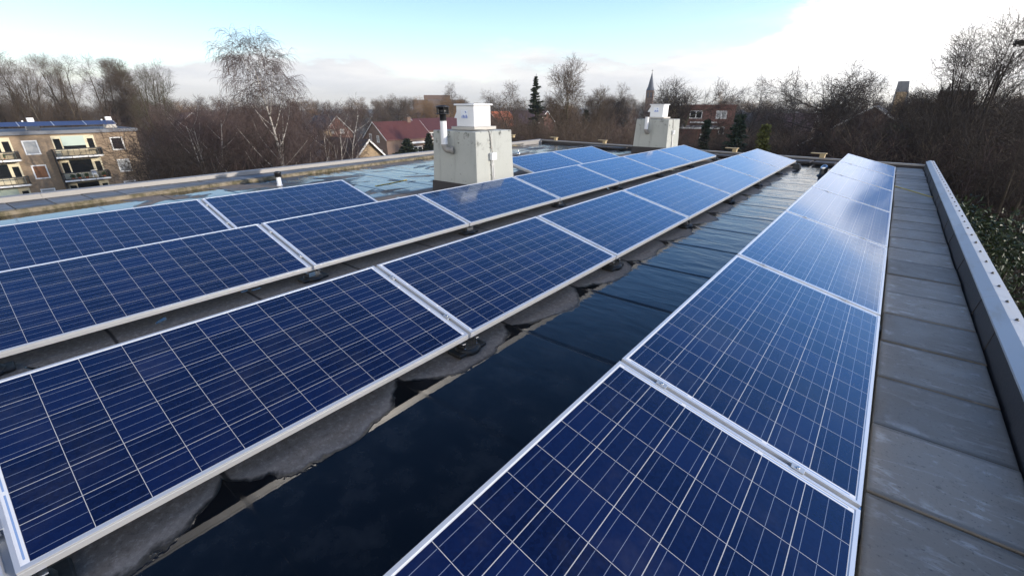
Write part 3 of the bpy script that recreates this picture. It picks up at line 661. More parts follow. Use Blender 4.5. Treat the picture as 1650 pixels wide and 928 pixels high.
for i, (x_, y_, lab) in enumerate(((-1.66, 13.25, 'black rubber ballast block at the far end of the row across the puddle'), (-3.55, 13.15, 'black rubber ballast block at the far end of the row by the chimneys'))):
    k = MB(); k.hexa([(-.09, -.13, .003), (.09, -.13, .003), (.09, .13, .003), (-.09, .13, .003)], [(-.05, -.08, .12), (.05, -.08, .12), (.05, .08, .12), (-.05, .08, .12)]); k.box(-.012, -.012, .12, .012, .012, .15)
    o = k.build('ballast_block', M['rubber'], loc=(x_, y_, 0)); tag(o, lab, 'ballast block')
def strap(pts, wd, label):
    k = MB(); a = Vector(pts[0])
    for p, q_ in zip(pts[:-1], pts[1:]):
        p, q_ = Vector(p), Vector(q_); d = (q_ - p).normalized(); nrm = Vector((-d.y, d.x, 0)) * wd
        k.add([p - nrm, q_ - nrm, q_ + nrm, p + nrm, p - nrm + Vector((0, 0, .006)), q_ - nrm + Vector((0, 0, .006)), q_ + nrm + Vector((0, 0, .006)), p + nrm + Vector((0, 0, .006))],
              [(4, 5, 6, 7), (0, 1, 5, 4), (2, 3, 7, 6), (0, 3, 2, 1), (1, 2, 6, 5), (3, 0, 4, 7)])
    tag(k.build('strap', M['rope']), label, 'strap')
strap([(.26, 11.05, .058), (.42, 10.72, .058), (.58, 10.4, .058), (.745, 10.05, .058)], .014, 'yellow strap lying across the paving slabs of the walkway')
a_, b_ = onz(605, 300, .004), onz(655, 290, .004)
strap([a_, (a_ + b_) / 2 + Vector((.03, -.02, 0)), b_], .018, 'yellow strap lying on the wet roof left of the nearer chimney')
for i, (px, py) in enumerate(((826, 228), (894, 231), (972, 236), (1180, 245), (1320, 252))):
    d = ray(px, py); x_ = 0
    s_ = 15.2
    for _ in range(20):
        p = at(px, py, s_); s_ += (yfar(p.x) + .0 - p.y) * .7
    r = empty('timber_block', (p.x, p.y - .05, .126), 'ochre timber block on the far parapet, %s' % ['half hidden by the nearer chimney', 'leftmost clear of the chimneys', 'just left of the far chimney', 'right of the far chimney', 'rightmost, beyond the steel vent cap'][i], 'timber block', 'timber blocks on the far parapet', rz=-.1)
    k = MB(); k.box(.02, -.05, 0, .14, .05, .10, bev=.006); k.build('post', M['timber'], r)
    k = MB(); k.box(-.20, -.07, .102, .17, .07, .126, bev=.005); k.build('plank', M['timber'], r)

# ------------------------------------------------------------------ bare winter trees
def barkmat(name, col, tip=None, rnd=.15):
    m, t, b = mat(name)
    co = t.new('ShaderNodeTexCoord').outputs['Object']; n = t.noise(co, 1.6, 4, 0.6)
    oi = t.new('ShaderNodeObjectInfo').outputs['Random']
    f = t.m('MULTIPLY', t.m('ADD', .7, t.m('MULTIPLY', n, .6)), t.m('ADD', 1 - rnd, t.m('MULTIPLY', oi, 2 * rnd)))
    t.put(b.inputs['Base Color'], t.mix(1.0, col, t.com(f, f, f), 'MULTIPLY')); b.inputs['Roughness'].default_value = .85
    b.inputs['Specular IOR Level'].default_value = .25
    return m
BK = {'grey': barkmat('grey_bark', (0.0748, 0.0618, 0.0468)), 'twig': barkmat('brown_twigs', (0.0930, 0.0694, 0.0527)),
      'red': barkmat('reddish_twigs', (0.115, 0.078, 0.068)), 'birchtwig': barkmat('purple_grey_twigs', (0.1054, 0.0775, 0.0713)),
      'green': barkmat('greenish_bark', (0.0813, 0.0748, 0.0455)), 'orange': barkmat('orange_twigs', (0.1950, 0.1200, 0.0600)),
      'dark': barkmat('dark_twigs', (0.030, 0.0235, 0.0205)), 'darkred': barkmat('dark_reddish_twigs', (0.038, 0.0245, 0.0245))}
def birchbark():
    m, t, b = mat('white_birch_bark')
    co = t.new('ShaderNodeTexCoord').outputs['Object']; x, y, z = t.sep(co)
    n = t.noise(t.com(x, y, t.m('MULTIPLY', z, 4.0)), 2.0, 4, .6); c = t.mix(t.ss(n, .52, .60), (0.58, 0.55, 0.50), (0.08, 0.07, 0.06))
    t.put(b.inputs['Base Color'], c); b.inputs['Roughness'].default_value = .7; return m
BK['birch'] = birchbark()

class Tubes:
    def __init__(s): s.V = []; s.F = []; s.n = 0
    def add(s, pts, r0, r1, k):
        P = np.asarray(pts, float); n = len(P)
        T = np.gradient(P, axis=0); T /= np.linalg.norm(T, axis=1)[:, None] + 1e-9
        a = np.array([0, 0, 1.0]) if abs(T[0, 2]) < .85 else np.array([1.0, 0, 0])
        U = np.cross(T, a); U /= np.linalg.norm(U, axis=1)[:, None] + 1e-9; Q = np.cross(T, U)
        rs = np.linspace(r0, r1, n)[:, None, None]; an = np.arange(k) * 2 * np.pi / k
        V = P[:, None, :] + rs * (U[:, None, :] * np.cos(an)[None, :, None] + Q[:, None, :] * np.sin(an)[None, :, None])
        s.V.append(V.reshape(-1, 3))
        i = np.arange(n - 1)[:, None] * k; j = np.arange(k)[None, :]; j2 = (j + 1) % k
        F = np.stack([i + j, i + j2, i + k + j2, i + k + j], -1).reshape(-1, 4) + s.n
        s.F.append(F); s.n += n * k
    def mesh(s, name, m):
        V = np.concatenate(s.V); F = np.concatenate(s.F); me = bpy.data.meshes.new(name)
        me.vertices.add(len(V)); me.vertices.foreach_set('co', V.ravel())
        me.loops.add(F.size); me.loops.foreach_set('vertex_index', F.ravel().astype(np.int32))
        me.polygons.add(len(F)); me.polygons.foreach_set('loop_start', (np.arange(len(F)) * 4).astype(np.int32))
        me.polygons.foreach_set('use_smooth', np.ones(len(F), bool))
        me.update(calc_edges=True); me.materials.append(m); return me

def grow_tree(seed, H, spec):
    """one bare tree of height about H; returns (trunk tubes, crown tubes)"""
    rs = np.random.RandomState(seed); tr, cr = Tubes(), Tubes()
    def unit(v): return v / (np.linalg.norm(v) + 1e-9)
    cnt = [0]
    def branch(p, d, L, r, lev):
        cnt[0] += 1
        sp = spec['lev'][lev]; n = sp['seg']; pts = [p]; q = p.copy(); dd = unit(d)
        for i in range(n):
            dd = unit(dd + rs.normal(0, sp['wig'], 3) + np.array([0, 0, sp['trop']]) * (i + 1) / n)
            q = q + dd * L / n; pts.append(q)
        pts = np.array(pts)
        (tr if lev < spec['trunk_levels'] else cr).add(pts, r, max(r * sp['tap'], spec['rmin'] * .6), 7 if lev == 0 else 5 if lev == 1 else 3)
        if lev + 1 >= len(spec['lev']): return
        c = spec['lev'][lev + 1]; m = max(1, int(round(sp['kids'] * (1 if lev == 0 else min(1.6, .5 + L / (H * sp['ref']))))))
        az = rs.uniform(0, 6.28)
        for k in range(m):
            f = sp['from'] + (1 - sp['from']) * (k + rs.uniform(.1, .9)) / m
            x = f * n; i = min(int(x), n - 1); base = pts[i] + (pts[i + 1] - pts[i]) * (x - i); td = unit(pts[i + 1] - pts[i])
            az += 2.4 + rs.normal(0, .5)
            a = np.array([0, 0, 1.0]) if abs(td[2]) < .9 else np.array([1.0, 0, 0]); u = unit(np.cross(td, a)); w_ = np.cross(td, u)
            ang = math.radians(rs.normal(c['ang'], c['ang'] * .22)); side = u * math.cos(az) + w_ * math.sin(az)
            nd = td * math.cos(ang) + side * math.sin(ang)
            shape = spec['shape'](f) if lev == 0 else (1.0 - .55 * f)
            Lc = c['len'] * H * shape * rs.uniform(.7, 1.25)
            rc = min(r * (1 - f * (1 - sp['tap'])) * c['rr'], r * .8)
            branch(base, nd, Lc, max(rc, spec['rmin']), lev + 1)
    for s_ in range(spec.get('stems', 1)):
        a = rs.uniform(0, 6.28); lean = spec.get('lean', .03)
        p0 = np.array([math.cos(a), math.sin(a), 0]) * (spec.get('spread', 0) * rs.uniform(.2, 1))
        d0 = np.array([math.cos(a) * lean * rs.uniform(.3, 1.5), math.sin(a) * lean * rs.uniform(.3, 1.5), 1])
        branch(p0, d0, H * spec['trunk'] * rs.uniform(.85, 1.0) if s_ else H * spec['trunk'], H * spec['r'], 0)
    return tr, cr
def L(seg, wig, trop, tap, kids=0, frm=.2, ref=.3, ang=45, len=.3, rr=.5): return {'seg': seg, 'wig': wig, 'trop': trop, 'tap': tap, 'kids': kids, 'from': frm, 'ref': ref, 'ang': ang, 'len': len, 'rr': rr}
SP = {
 'upright': dict(trunk=.93, r=.013, rmin=.0058, trunk_levels=2, shape=lambda f: 1.05 - .70 * f, lean=.04,
    lev=[L(9, .035, .02, .12, 18, .20), L(6, .07, .22, .12, 9, .15, .25, 34, .36, .55), L(4, .09, .12, .2, 6, .1, .10, 36, .15, .5), L(3, .12, .06, .4, 3, .1, .05, 38, .085, .6), L(2, .14, .03, .5, ang=40, len=.045, rr=.7)]),
 'round': dict(trunk=.60, r=.020, rmin=.0062, trunk_levels=2, shape=lambda f: .95 - .25 * f, lean=.05,
    lev=[L(7, .07, .0, .3, 12, .30), L(6, .10, .10, .14, 9, .2, .3, 50, .46, .6), L(4, .14, .05, .2, 7, .1, .14, 45, .20, .5), L(3, .16, .03, .4, 3, .1, .06, 45, .10, .6), L(2, .16, .02, .5, ang=45, len=.05, rr=.7)]),
 'tall': dict(trunk=.95, r=.0125, rmin=.0036, trunk_levels=2, shape=lambda f: .95 - .55 * f, lean=.13, stems=3, spread=.05,
    lev=[L(9, .035, .05, .14, 9, .28), L(6, .06, .20, .12, 7, .15, .25, 30, .30, .5), L(4, .09, .14, .2, 5, .1, .10, 34, .13, .5), L(3, .12, .06, .4, 3, .1, .05, 38, .07, .6), L(2, .14, .03, .5, ang=40, len=.04, rr=.7)]),
 'birch': dict(trunk=.95, r=.0125, rmin=.0050, trunk_levels=2, shape=lambda f: 1.12 - .80 * f, lean=.05,
    lev=[L(11, .045, .02, .08, 24, .15), L(7, .06, .13, .10, 8, .22, .25, 40, .36, .5), L(5, .12, -.08, .2, 6, .15, .12, 45, .15, .45), L(4, .10, -.40, .3, 3, .2, .08, 45, .10, .6), L(3, .08, -.75, .5, ang=30, len=.065, rr=.8)]),
 'thicket': dict(trunk=.78, r=.009, rmin=.0065, trunk_levels=1, shape=lambda f: 1.05 - .4 * f, lean=.28, stems=6, spread=.9,
    lev=[L(6, .08, .05, .2, 7, .10), L(4, .12, .22, .2, 6, .1, .3, 40, .36, .5), L(3, .14, .10, .4, 4, .1, .14, 42, .17, .6), L(2, .15, .05, .5, ang=42, len=.09, rr=.7)]),
 'multi': dict(trunk=.90, r=.0095, rmin=.0055, trunk_levels=2, shape=lambda f: 1.0 - .55 * f, lean=.16, stems=3, spread=.6,
    lev=[L(8, .05, .06, .12, 10, .2), L(5, .08, .25, .12, 6, .2, .25, 38, .30, .5), L(4, .12, .02, .2, 5, .1, .12, 42, .13, .5), L(3, .12, -.1, .4, 3, .1, .06, 42, .075, .6), L(2, .12, -.1, .5, ang=40, len=.045, rr=.7)]),
}
PROTO = {}; GROWN = {}
def proto(kind, var, H, bark, twig):
    key = (kind, var, bark, twig)
    if key not in PROTO:
        if (kind, var) in GROWN: a, b_ = GROWN[kind, var]; PROTO[key] = (a.mesh('trunk', BK[bark]), b_.mesh('crown', BK[twig])); return PROTO[key]
        a, b_ = GROWN[kind, var] = grow_tree(hash_(kind) + var * 17, 10.0, SP[kind])
        zs = np.concatenate([v[:, 2] for v in b_.V]); k = 10.0 / np.percentile(zs, 99.0)
        for T_ in (a, b_):
            for i in range(len(T_.V)): T_.V[i] = T_.V[i] * k
        PROTO[key] = (a.mesh('trunk', BK[bark]), b_.mesh('crown', BK[twig]))
    return PROTO[key]
def hash_(s): return sum(ord(c) * (i + 3) for i, c in enumerate(s)) % 10007
TR = random.Random(77)
def tree(kind, var, px, pytop, D, bark, twig, label, cat='tree', group=None, name='bare_tree', base=None, wide=1.0, twist=None):
    p = at(px, pytop, D); z0 = GZ if base is None else base; H = p.z - z0
    r = empty(name, (p.x, p.y, z0), label, cat, group, rz=TR.uniform(0, 6.28) if twist is None else twist)
    a, b_ = proto(kind, var, H, bark, twig); s_ = H / 10.0
    r.scale = (s_ * wide, s_ * wide, s_)
    for nm, me in (('trunk', a), ('crown', b_)):
        o = bpy.data.objects.new(nm, me); C.objects.link(o); o.parent = r
    return r

# the row of tall upright trees behind the left apartment block
for i, (px, py, D, v) in enumerate(((-30, 100, 104, 1), (28, 86, 100, 0), (92, 92, 102, 1), (146, 92, 104, 2), (186, 104, 108, 0), (214, 101, 100, 2), (2, 92, 112, 2), (60, 98, 116, 1), (168, 96, 115, 1))):
    tree('upright' if i in (4, 8) else 'tall', v, px, py, D, 'grey', 'twig', 'bare upright tree behind the tan apartment block, %s' % ['partly cut off at the edge', 'leftmost fully in view', 'above the left rooftop chimney', 'fourth of the row', 'slim one near its right end', 'broad one at its right end', 'second from the left edge', 'behind the left rooftop chimney', 'set back near the right rooftop chimney'][i], group='upright trees behind the apartment block', wide=1.05)
tree('tall', 1, 238, 112, 62, 'green', 'green', 'greenish stemmed bare tree standing before the corner of the apartment block', twist=2.0)
# birches
tree('birch', 0, 405, 66, 38, 'birch', 'birchtwig', 'tall white trunked weeping birch, the highest tree left of the chimneys', wide=1.0, twist=.6, name='birch_tree')
tree('multi', 0, 508, 168, 40, 'birch', 'birchtwig', 'small white stemmed birch right of the tall weeping birch', name='birch_tree', twist=1.2, group='small white birches')
tree('multi', 1, 300, 165, 43, 'birch', 'birchtwig', 'small white stemmed birch left of the tall weeping birch', name='birch_tree', twist=.2, group='small white birches')
tree('multi', 0, 350, 172, 50, 'birch', 'birchtwig', 'slim birch just behind the left side of the weeping birch', name='birch_tree', twist=3.6, group='small white birches')
tree('multi', 1, 545, 205, 41, 'birch', 'birchtwig', 'thin low birch stems in front of the skylight roof', name='birch_tree', twist=4.6, group='small white birches')
# reddish thicket between the apartment block and the brick houses
TK = random.Random(5)
for i in range(44):
    px = 290 + (i * 0.6180339 % 1.0) * 212
    D = TK.uniform(44, 74); py = TK.uniform(164, 192) + (74 - D) * .25
    if i % 3 == 0: D = TK.uniform(33, 42); py = TK.uniform(205, 235); px = min(px, 500)
    if D < 42 and 345 < px < 480: continue
    if D < 50 and 380 < px < 430: continue
    tree('thicket', i % 3, px, py, D, 'dark' if i % 3 == 0 else 'red', ('dark' if i % 3 == 0 else 'darkred' if i % 5 == 1 else 'red'), 'reddish bare bush in the thicket around the weeping birch', 'bush', 'reddish bushes around the weeping birch', 'bare_bush', wide=1.15)
# single trees on the middle ground
MID = [('round', 0, 600, 163, 150, 'grey', 'twig', 'round bare tree behind the red tiled house, left one'),
 ('round', 1, 640, 158, 160, 'grey', 'twig', 'round bare tree behind the chimney of the red tiled house'),
 ('round', 2, 560, 166, 170, 'grey', 'twig', 'round bare tree above the gabled brick house'),
 ('round', 1, 705, 160, 175, 'grey', 'orange', 'tree with orange brown twigs left of the flue cap'),
 ('round', 0, 716, 138, 215, 'grey', 'twig', 'grey bare tree crown rising above the flat roofed block'),
 ('round', 2, 828, 140, 80, 'grey', 'twig', 'bare round tree left of the dark spruce'),
 ('round', 0, 797, 158, 100, 'grey', 'twig', 'bare tree just right of the white fan box'),
 ('upright', 0, 916, 104, 52, 'green', 'twig', 'greenish bare tree right of the dark spruce, the tallest there'),
 ('upright', 2, 966, 146, 58, 'green', 'twig', 'slim bare tree halfway between spruce and far chimney'),
 ('upright', 1, 992, 160, 75, 'grey', 'dark', 'dark slim bare tree left of the far chimney'),
 ('round', 0, 1016, 141, 130, 'grey', 'twig', 'round bare tree left of the church tower'),
 ('round', 1, 1093, 133, 62, 'green', 'dark', 'broad dense bare tree right behind the far white fan box'),
 ('round', 2, 1165, 150, 190, 'grey', 'orange', 'pale orange bare tree above the red brick block'),
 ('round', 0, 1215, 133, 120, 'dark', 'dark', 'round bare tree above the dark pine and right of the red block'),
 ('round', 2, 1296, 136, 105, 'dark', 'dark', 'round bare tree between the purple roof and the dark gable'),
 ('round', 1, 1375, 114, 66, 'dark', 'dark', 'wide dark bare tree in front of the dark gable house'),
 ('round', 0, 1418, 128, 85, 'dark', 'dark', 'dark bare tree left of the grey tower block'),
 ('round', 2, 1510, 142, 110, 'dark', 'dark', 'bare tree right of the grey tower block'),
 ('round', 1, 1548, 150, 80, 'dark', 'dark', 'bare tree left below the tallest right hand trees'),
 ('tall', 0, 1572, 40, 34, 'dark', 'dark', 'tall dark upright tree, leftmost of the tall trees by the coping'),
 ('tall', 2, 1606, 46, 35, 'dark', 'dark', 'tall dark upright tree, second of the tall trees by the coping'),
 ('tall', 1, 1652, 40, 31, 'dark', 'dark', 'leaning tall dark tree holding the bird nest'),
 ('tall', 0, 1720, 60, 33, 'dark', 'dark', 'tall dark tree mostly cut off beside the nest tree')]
for a in MID: tree(*a[:7], a[7], twist=a[1] * 1.7 + a[2] * .01)
p = at(1645, 70, 31); r = MB(); rn = random.Random(3)
for j in range(60):
    a = rn.uniform(0, 6.28); e = rn.uniform(-.6, .6); R_ = .15
    c = Vector((math.cos(a) * R_ * rn.uniform(.3, 1), math.sin(a) * R_ * rn.uniform(.3, 1), rn.uniform(-.12, .10)))
    d = Vector((-math.sin(a), math.cos(a), e * .5)) * .22; r.tube([c - d, c + d], .012, 4)
tag(r.build('bird_nest', BK['dark'], loc=p), 'round dark bird nest high in the tall right hand tree', 'nest')
# brushwood behind the far parapet
for i in range(26):
    px = 838 + (i * .6180339 % 1) * 190; D = TK.uniform(36, 62)
    tree('thicket', i % 3, px, TK.uniform(182, 205), D, 'green' if i % 2 else 'grey', 'twig' if i % 3 else 'red', 'brown bare bush behind the far parapet between the two chimneys', 'bush', 'bushes between the two chimneys', 'bare_bush', wide=1.1)
for i in range(26):
    px = 1110 + (i * .6180339 % 1) * 150; D = TK.uniform(38, 50); py = TK.uniform(212, 236)
    tree('thicket', i % 3, px, py, D, 'grey', 'twig' if i % 2 else 'dark', 'brown bare bush below the red brick block', 'bush', 'bushes below the red brick block', 'bare_bush', wide=1.2)
# the dark wood on the right
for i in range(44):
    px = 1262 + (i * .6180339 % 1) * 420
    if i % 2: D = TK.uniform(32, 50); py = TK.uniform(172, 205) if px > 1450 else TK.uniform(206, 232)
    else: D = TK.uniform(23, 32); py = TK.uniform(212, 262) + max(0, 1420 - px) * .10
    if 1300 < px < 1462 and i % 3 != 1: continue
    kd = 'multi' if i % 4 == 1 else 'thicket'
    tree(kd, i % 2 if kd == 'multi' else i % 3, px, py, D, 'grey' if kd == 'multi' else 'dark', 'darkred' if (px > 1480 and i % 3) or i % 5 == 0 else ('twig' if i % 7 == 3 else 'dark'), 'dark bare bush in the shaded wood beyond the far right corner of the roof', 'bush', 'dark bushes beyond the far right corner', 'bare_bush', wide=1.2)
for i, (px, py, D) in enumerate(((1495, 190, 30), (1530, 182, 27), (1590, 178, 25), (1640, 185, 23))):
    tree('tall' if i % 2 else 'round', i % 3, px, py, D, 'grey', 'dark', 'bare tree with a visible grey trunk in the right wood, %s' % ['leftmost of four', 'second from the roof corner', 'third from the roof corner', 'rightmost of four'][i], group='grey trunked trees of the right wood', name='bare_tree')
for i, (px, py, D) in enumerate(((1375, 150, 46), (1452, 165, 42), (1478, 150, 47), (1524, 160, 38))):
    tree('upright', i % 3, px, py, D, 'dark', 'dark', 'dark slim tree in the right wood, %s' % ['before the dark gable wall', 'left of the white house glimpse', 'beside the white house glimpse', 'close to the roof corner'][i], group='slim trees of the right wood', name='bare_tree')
# trees along the skyline
for i in range(90):
    px = -60 + (i * .6180339 % 1) * 1760; D = TK.uniform(170, 380)
    py = 168 - TK.uniform(0, 14) * 220 / D
    tree('round', i % 3, px, py, D, 'grey', 'twig' if i % 4 else 'orange', 'small distant bare tree on the skyline', 'tree', 'distant trees on the skyline', 'bare_tree', wide=1.25)

# conifers and evergreens
def leafmat(name, c1, c2, rough=.5, spec=.5):
    m, t, b = mat(name); oi = t.new('ShaderNodeNewGeometry').outputs['Random Per Island']
    t.put(b.inputs['Base Color'], t.mix(oi, c1, c2)); b.inputs['Roughness'].default_value = rough; b.inputs['Specular IOR Level'].default_value = spec; return m
LF = {'spruce': leafmat('spruce_needles', (0.020, 0.030, 0.018), (0.045, 0.058, 0.032), .7, .3), 'laurel': leafmat('laurel_leaves', (0.014, 0.028, 0.012), (0.036, 0.058, 0.022), .5, .3),
      'yellow': leafmat('yellow_green_scales', (0.07, 0.085, 0.022), (0.13, 0.14, 0.04), .7, .3), 'pine': leafmat('dark_pine_needles', (0.014, 0.028, 0.020), (0.03, 0.05, 0.034), .7, .3), 'ivy': leafmat('ivy_leaves', (0.02, 0.03, 0.014), (0.05, 0.06, 0.026), .5)}
class Leaves:
    def __init__(s): s.V = []
    def quad(s, c, a, b): s.V.append(np.array([c - a - b, c + a - b * .6, c + a * 1.1 + b * .6, c - a + b]))
    def mesh(s, name, m):
        V = np.concatenate(s.V); n = len(s.V); me = bpy.data.meshes.new(name); me.from_pydata(V.tolist(), [], [(4 * i, 4 * i + 1, 4 * i + 2, 4 * i + 3) for i in range(n)]); me.materials.append(m); return me
def conifer(px, py, D, wid, m, label, seed, sparse=True, name='conifer_tree'):
    p = at(px, py, D); H = p.z - GZ; rs = np.random.RandomState(seed)
    r = empty(name, (p.x, p.y, GZ), label, 'tree')
    t = Tubes(); t.add([(0, 0, 0), (.05, 0, H * .5), (0, 0, H)], H * .016, .02, 7)
    lv = Leaves(); z = H * .12
    while z < H * .985:
        f = 1 - z / H; Rm = wid * (f ** .75) * rs.uniform(.75, 1.1) + .12
        for k in range(rs.randint(3, 5) if sparse else rs.randint(9, 13)):
            a = rs.uniform(0, 6.28); Lb = Rm * rs.uniform(.55, 1.12); d = np.array([math.cos(a), math.sin(a), 0]); sd = np.array([-d[1], d[0], 0])
            droop = rs.uniform(.10, .32); n = 5; pts = [np.array([0, 0, z]) + d * Lb * j / n + np.array([0, 0, 1]) * (-droop * Lb * (j / n) + .22 * Lb * (j / n) ** 2.4) for j in range(n + 1)]
            t.add(pts, .03 + .02 * f, .008, 3)
            for j in range(int(10 + Lb * (26 if sparse else 22))):
                x = rs.uniform(.12, 1.02); q = np.array([0, 0, z]) + d * Lb * x + np.array([0, 0, 1]) * (-droop * Lb * x + .22 * Lb * x ** 2.4)
                side = rs.choice([-1, 1]) * sd; o_ = side * rs.uniform(.02, .30) * Lb * (1.1 - x) * .7 + np.array([0, 0, -rs.uniform(0, .16)])
                aa = (side * .6 + d * .7 + rs.normal(0, .25, 3)); aa = aa / np.linalg.norm(aa) * rs.uniform(.10, .22); bb = np.cross(aa, rs.normal(0, 1, 3)); bb = bb / (np.linalg.norm(bb) + 1e-6) * rs.uniform(.04, .08)
                lv.quad(q + o_, aa, bb)
        z += H * (.0125 if sparse else .022) * rs.uniform(.8, 1.2)
    for nm, me in (('trunk', t.mesh('trunk', BK['dark'])), ('crown', lv.mesh('crown', m))):
        o = bpy.data.objects.new(nm, me); C.objects.link(o); o.parent = r
conifer(864, 119, 66, 2.9, LF['spruce'], 'dark pointed spruce standing above the brush between the chimneys', 3, name='spruce_tree')
conifer(908, 172, 62, 2.4, LF['pine'], 'broad dark evergreen behind the greenish bare tree', 12, False)
conifer(945, 176, 64, 2.2, LF['pine'], 'dark evergreen between the greenish tree and the far chimney', 13, False)
conifer(1195, 180, 37, 2.2, LF['pine'], 'dark green dense conifer right of the red brick block', 5, False)
conifer(1237, 194, 36, 1.4, LF['yellow'], 'yellow green conifer beside the dark dense one', 6, False)
conifer(1141, 188, 37, .8, LF['pine'], 'narrow dark cypress before the red brick block', 7, False)
conifer(655, 222, 80, 4.2, LF['spruce'], 'low dark evergreen in front of the red tiled house', 8, False)
conifer(690, 214, 92, 2.6, LF['spruce'], 'dark evergreen beside the upper wall of the red tiled house', 9, False)
def shrub(px, py, D, rx, label, seed, m, n=9000, leaf=.055, name='evergreen_shrub'):
    p = at(px, py, D); H = p.z - GZ; rs = np.random.RandomState(seed)
    r = empty(name, (p.x, p.y, GZ), label, 'shrub'); t = Tubes(); lv = Leaves(); cl = []
    for k in range(46):
        a = rs.uniform(0, 6.28); h = H * rs.uniform(.2, .96); R_ = rx * math.sqrt(max(.06, 1 - (h / H - .35) ** 2 / .5)) * rs.uniform(.3, 1)
        c = np.array([math.cos(a) * R_, math.sin(a) * R_, h]); cl.append((c, rs.uniform(.45, .95)))
        t.add([(c[0] * .1, c[1] * .1, 0), (c[0] * .5, c[1] * .5, h * .55), tuple(c)], .05, .012, 4)
    for j in range(n):
        c, s_ = cl[rs.randint(len(cl))]; d = rs.normal(0, 1, 3); d /= np.linalg.norm(d); q = c + d * s_ * rs.uniform(.35, 1.05) * np.array([1, 1, .85])
        if q[2] < .1: continue
        aa = d + rs.normal(0, .6, 3) + np.array([0, 0, -.25]); aa = aa / np.linalg.norm(aa) * leaf * rs.uniform(.8, 1.4); bb = np.cross(aa, rs.normal(0, 1, 3)); bb = bb / (np.linalg.norm(bb) + 1e-6) * leaf * .42
        lv.quad(q, aa, bb)
    for nm, me in (('trunk', t.mesh('trunk', BK['dark'])), ('crown', lv.mesh('crown', m))):
        o = bpy.data.objects.new(nm, me); C.objects.link(o); o.parent = r
shrub(1545, 300, 15.5, 1.7, 'glossy dark evergreen bush below the zinc coping', 21, LF['laurel'], 24000, .042)
shrub(1600, 345, 14.5, 1.6, 'glossy evergreen bush nearer the camera below the coping', 22, LF['laurel'], 24000, .042)
shrub(1478, 205, 40, 1.1, 'ivy covered trunk in front of the white house', 23, LF['ivy'], 5000, .08, 'ivy_column')
shrub(1447, 195, 41, 1.0, 'ivy covered trunk beside the dark gable wall', 24, LF['ivy'], 5000, .08, 'ivy_column')

# ------------------------------------------------------------------ buildings
def window(r, face, u, z, w_, h, pane='glass', fr=.09, frm='window_white', bars=0, depth=.06):
    """a window on a facade: frame ring proud of the wall, pane inside it; face = (axis, sign, plane)"""
    ax, sg, pl = face
    def B(mb, u0, z0, u1, z1, d0, d1):
        if ax == 'x': mb.box(min(pl + sg * d0, pl + sg * d1), u0, z0, max(pl + sg * d0, pl + sg * d1), u1, z1)
        else: mb.box(u0, min(pl + sg * d0, pl + sg * d1), z0, u1, max(pl + sg * d0, pl + sg * d1), z1)
    k = MB(); u0, u1, z0, z1 = u - w_ / 2, u + w_ / 2, z - h / 2, z + h / 2
    B(k, u0, z0, u1, z0 + fr, -.02, depth); B(k, u0, z1 - fr, u1, z1, -.02, depth); B(k, u0, z0 + fr, u0 + fr, z1 - fr, -.02, depth); B(k, u1 - fr, z0 + fr, u1, z1 - fr, -.02, depth)
    for i in range(bars): uu = u0 + (i + 1) * w_ / (bars + 1); B(k, uu - fr / 2, z0 + fr, uu + fr / 2, z1 - fr, -.02, depth)
    f = k.build('window', M[frm], r)
    k = MB(); B(k, u0 + fr, z0 + fr, u1 - fr, z1 - fr, -.015, .012); k.build('pane', M[pane], f)
    return f
def house(name, label, cx, cy, lx, ly, eave, ridge, axis, wall, roof, cat='house', over=.3, trim='window_white', group=None):
    """gabled house; cx, cy centre, lx, ly plan size; eave and ridge are world heights"""
    r = empty(name, (cx, cy, GZ), label, cat, group); e, h = eave - GZ, ridge - GZ
    k = MB(); half = (ly if axis == 'x' else lx) / 2; ln = (lx if axis == 'x' else ly) / 2
    k.prism([(-half, 0), (half, 0), (half, e), (0, h), (-half, e)], axis, -ln, ln); k.build('wall', M[wall], r)
    k = MB(); sl = (h - e) / half; ex = .35; t_ = .16
    k.prism([(-half - ex, e - ex * sl + .03), (0, h + .03), (half + ex, e - ex * sl + .03), (half + ex, e - ex * sl + .03 + t_), (0, h + .03 + t_), (-half - ex, e - ex * sl + .03 + t_)], axis, -ln - over, ln + over)
    rf = k.build('roof', M[roof], r)
    for sgn in (-1, 1):
        k = MB(); a, b_ = sgn * (ln + over), sgn * (ln + over + .04)
        k.prism([(-half - ex, e - ex * sl + .02), (0, h + .02), (half + ex, e - ex * sl + .02), (half + ex, e - ex * sl + .22), (0, h + .22), (-half - ex, e - ex * sl + .22)], axis, min(a, b_), max(a, b_))
        k.build('barge_board', M[trim], r)
    return r, rf
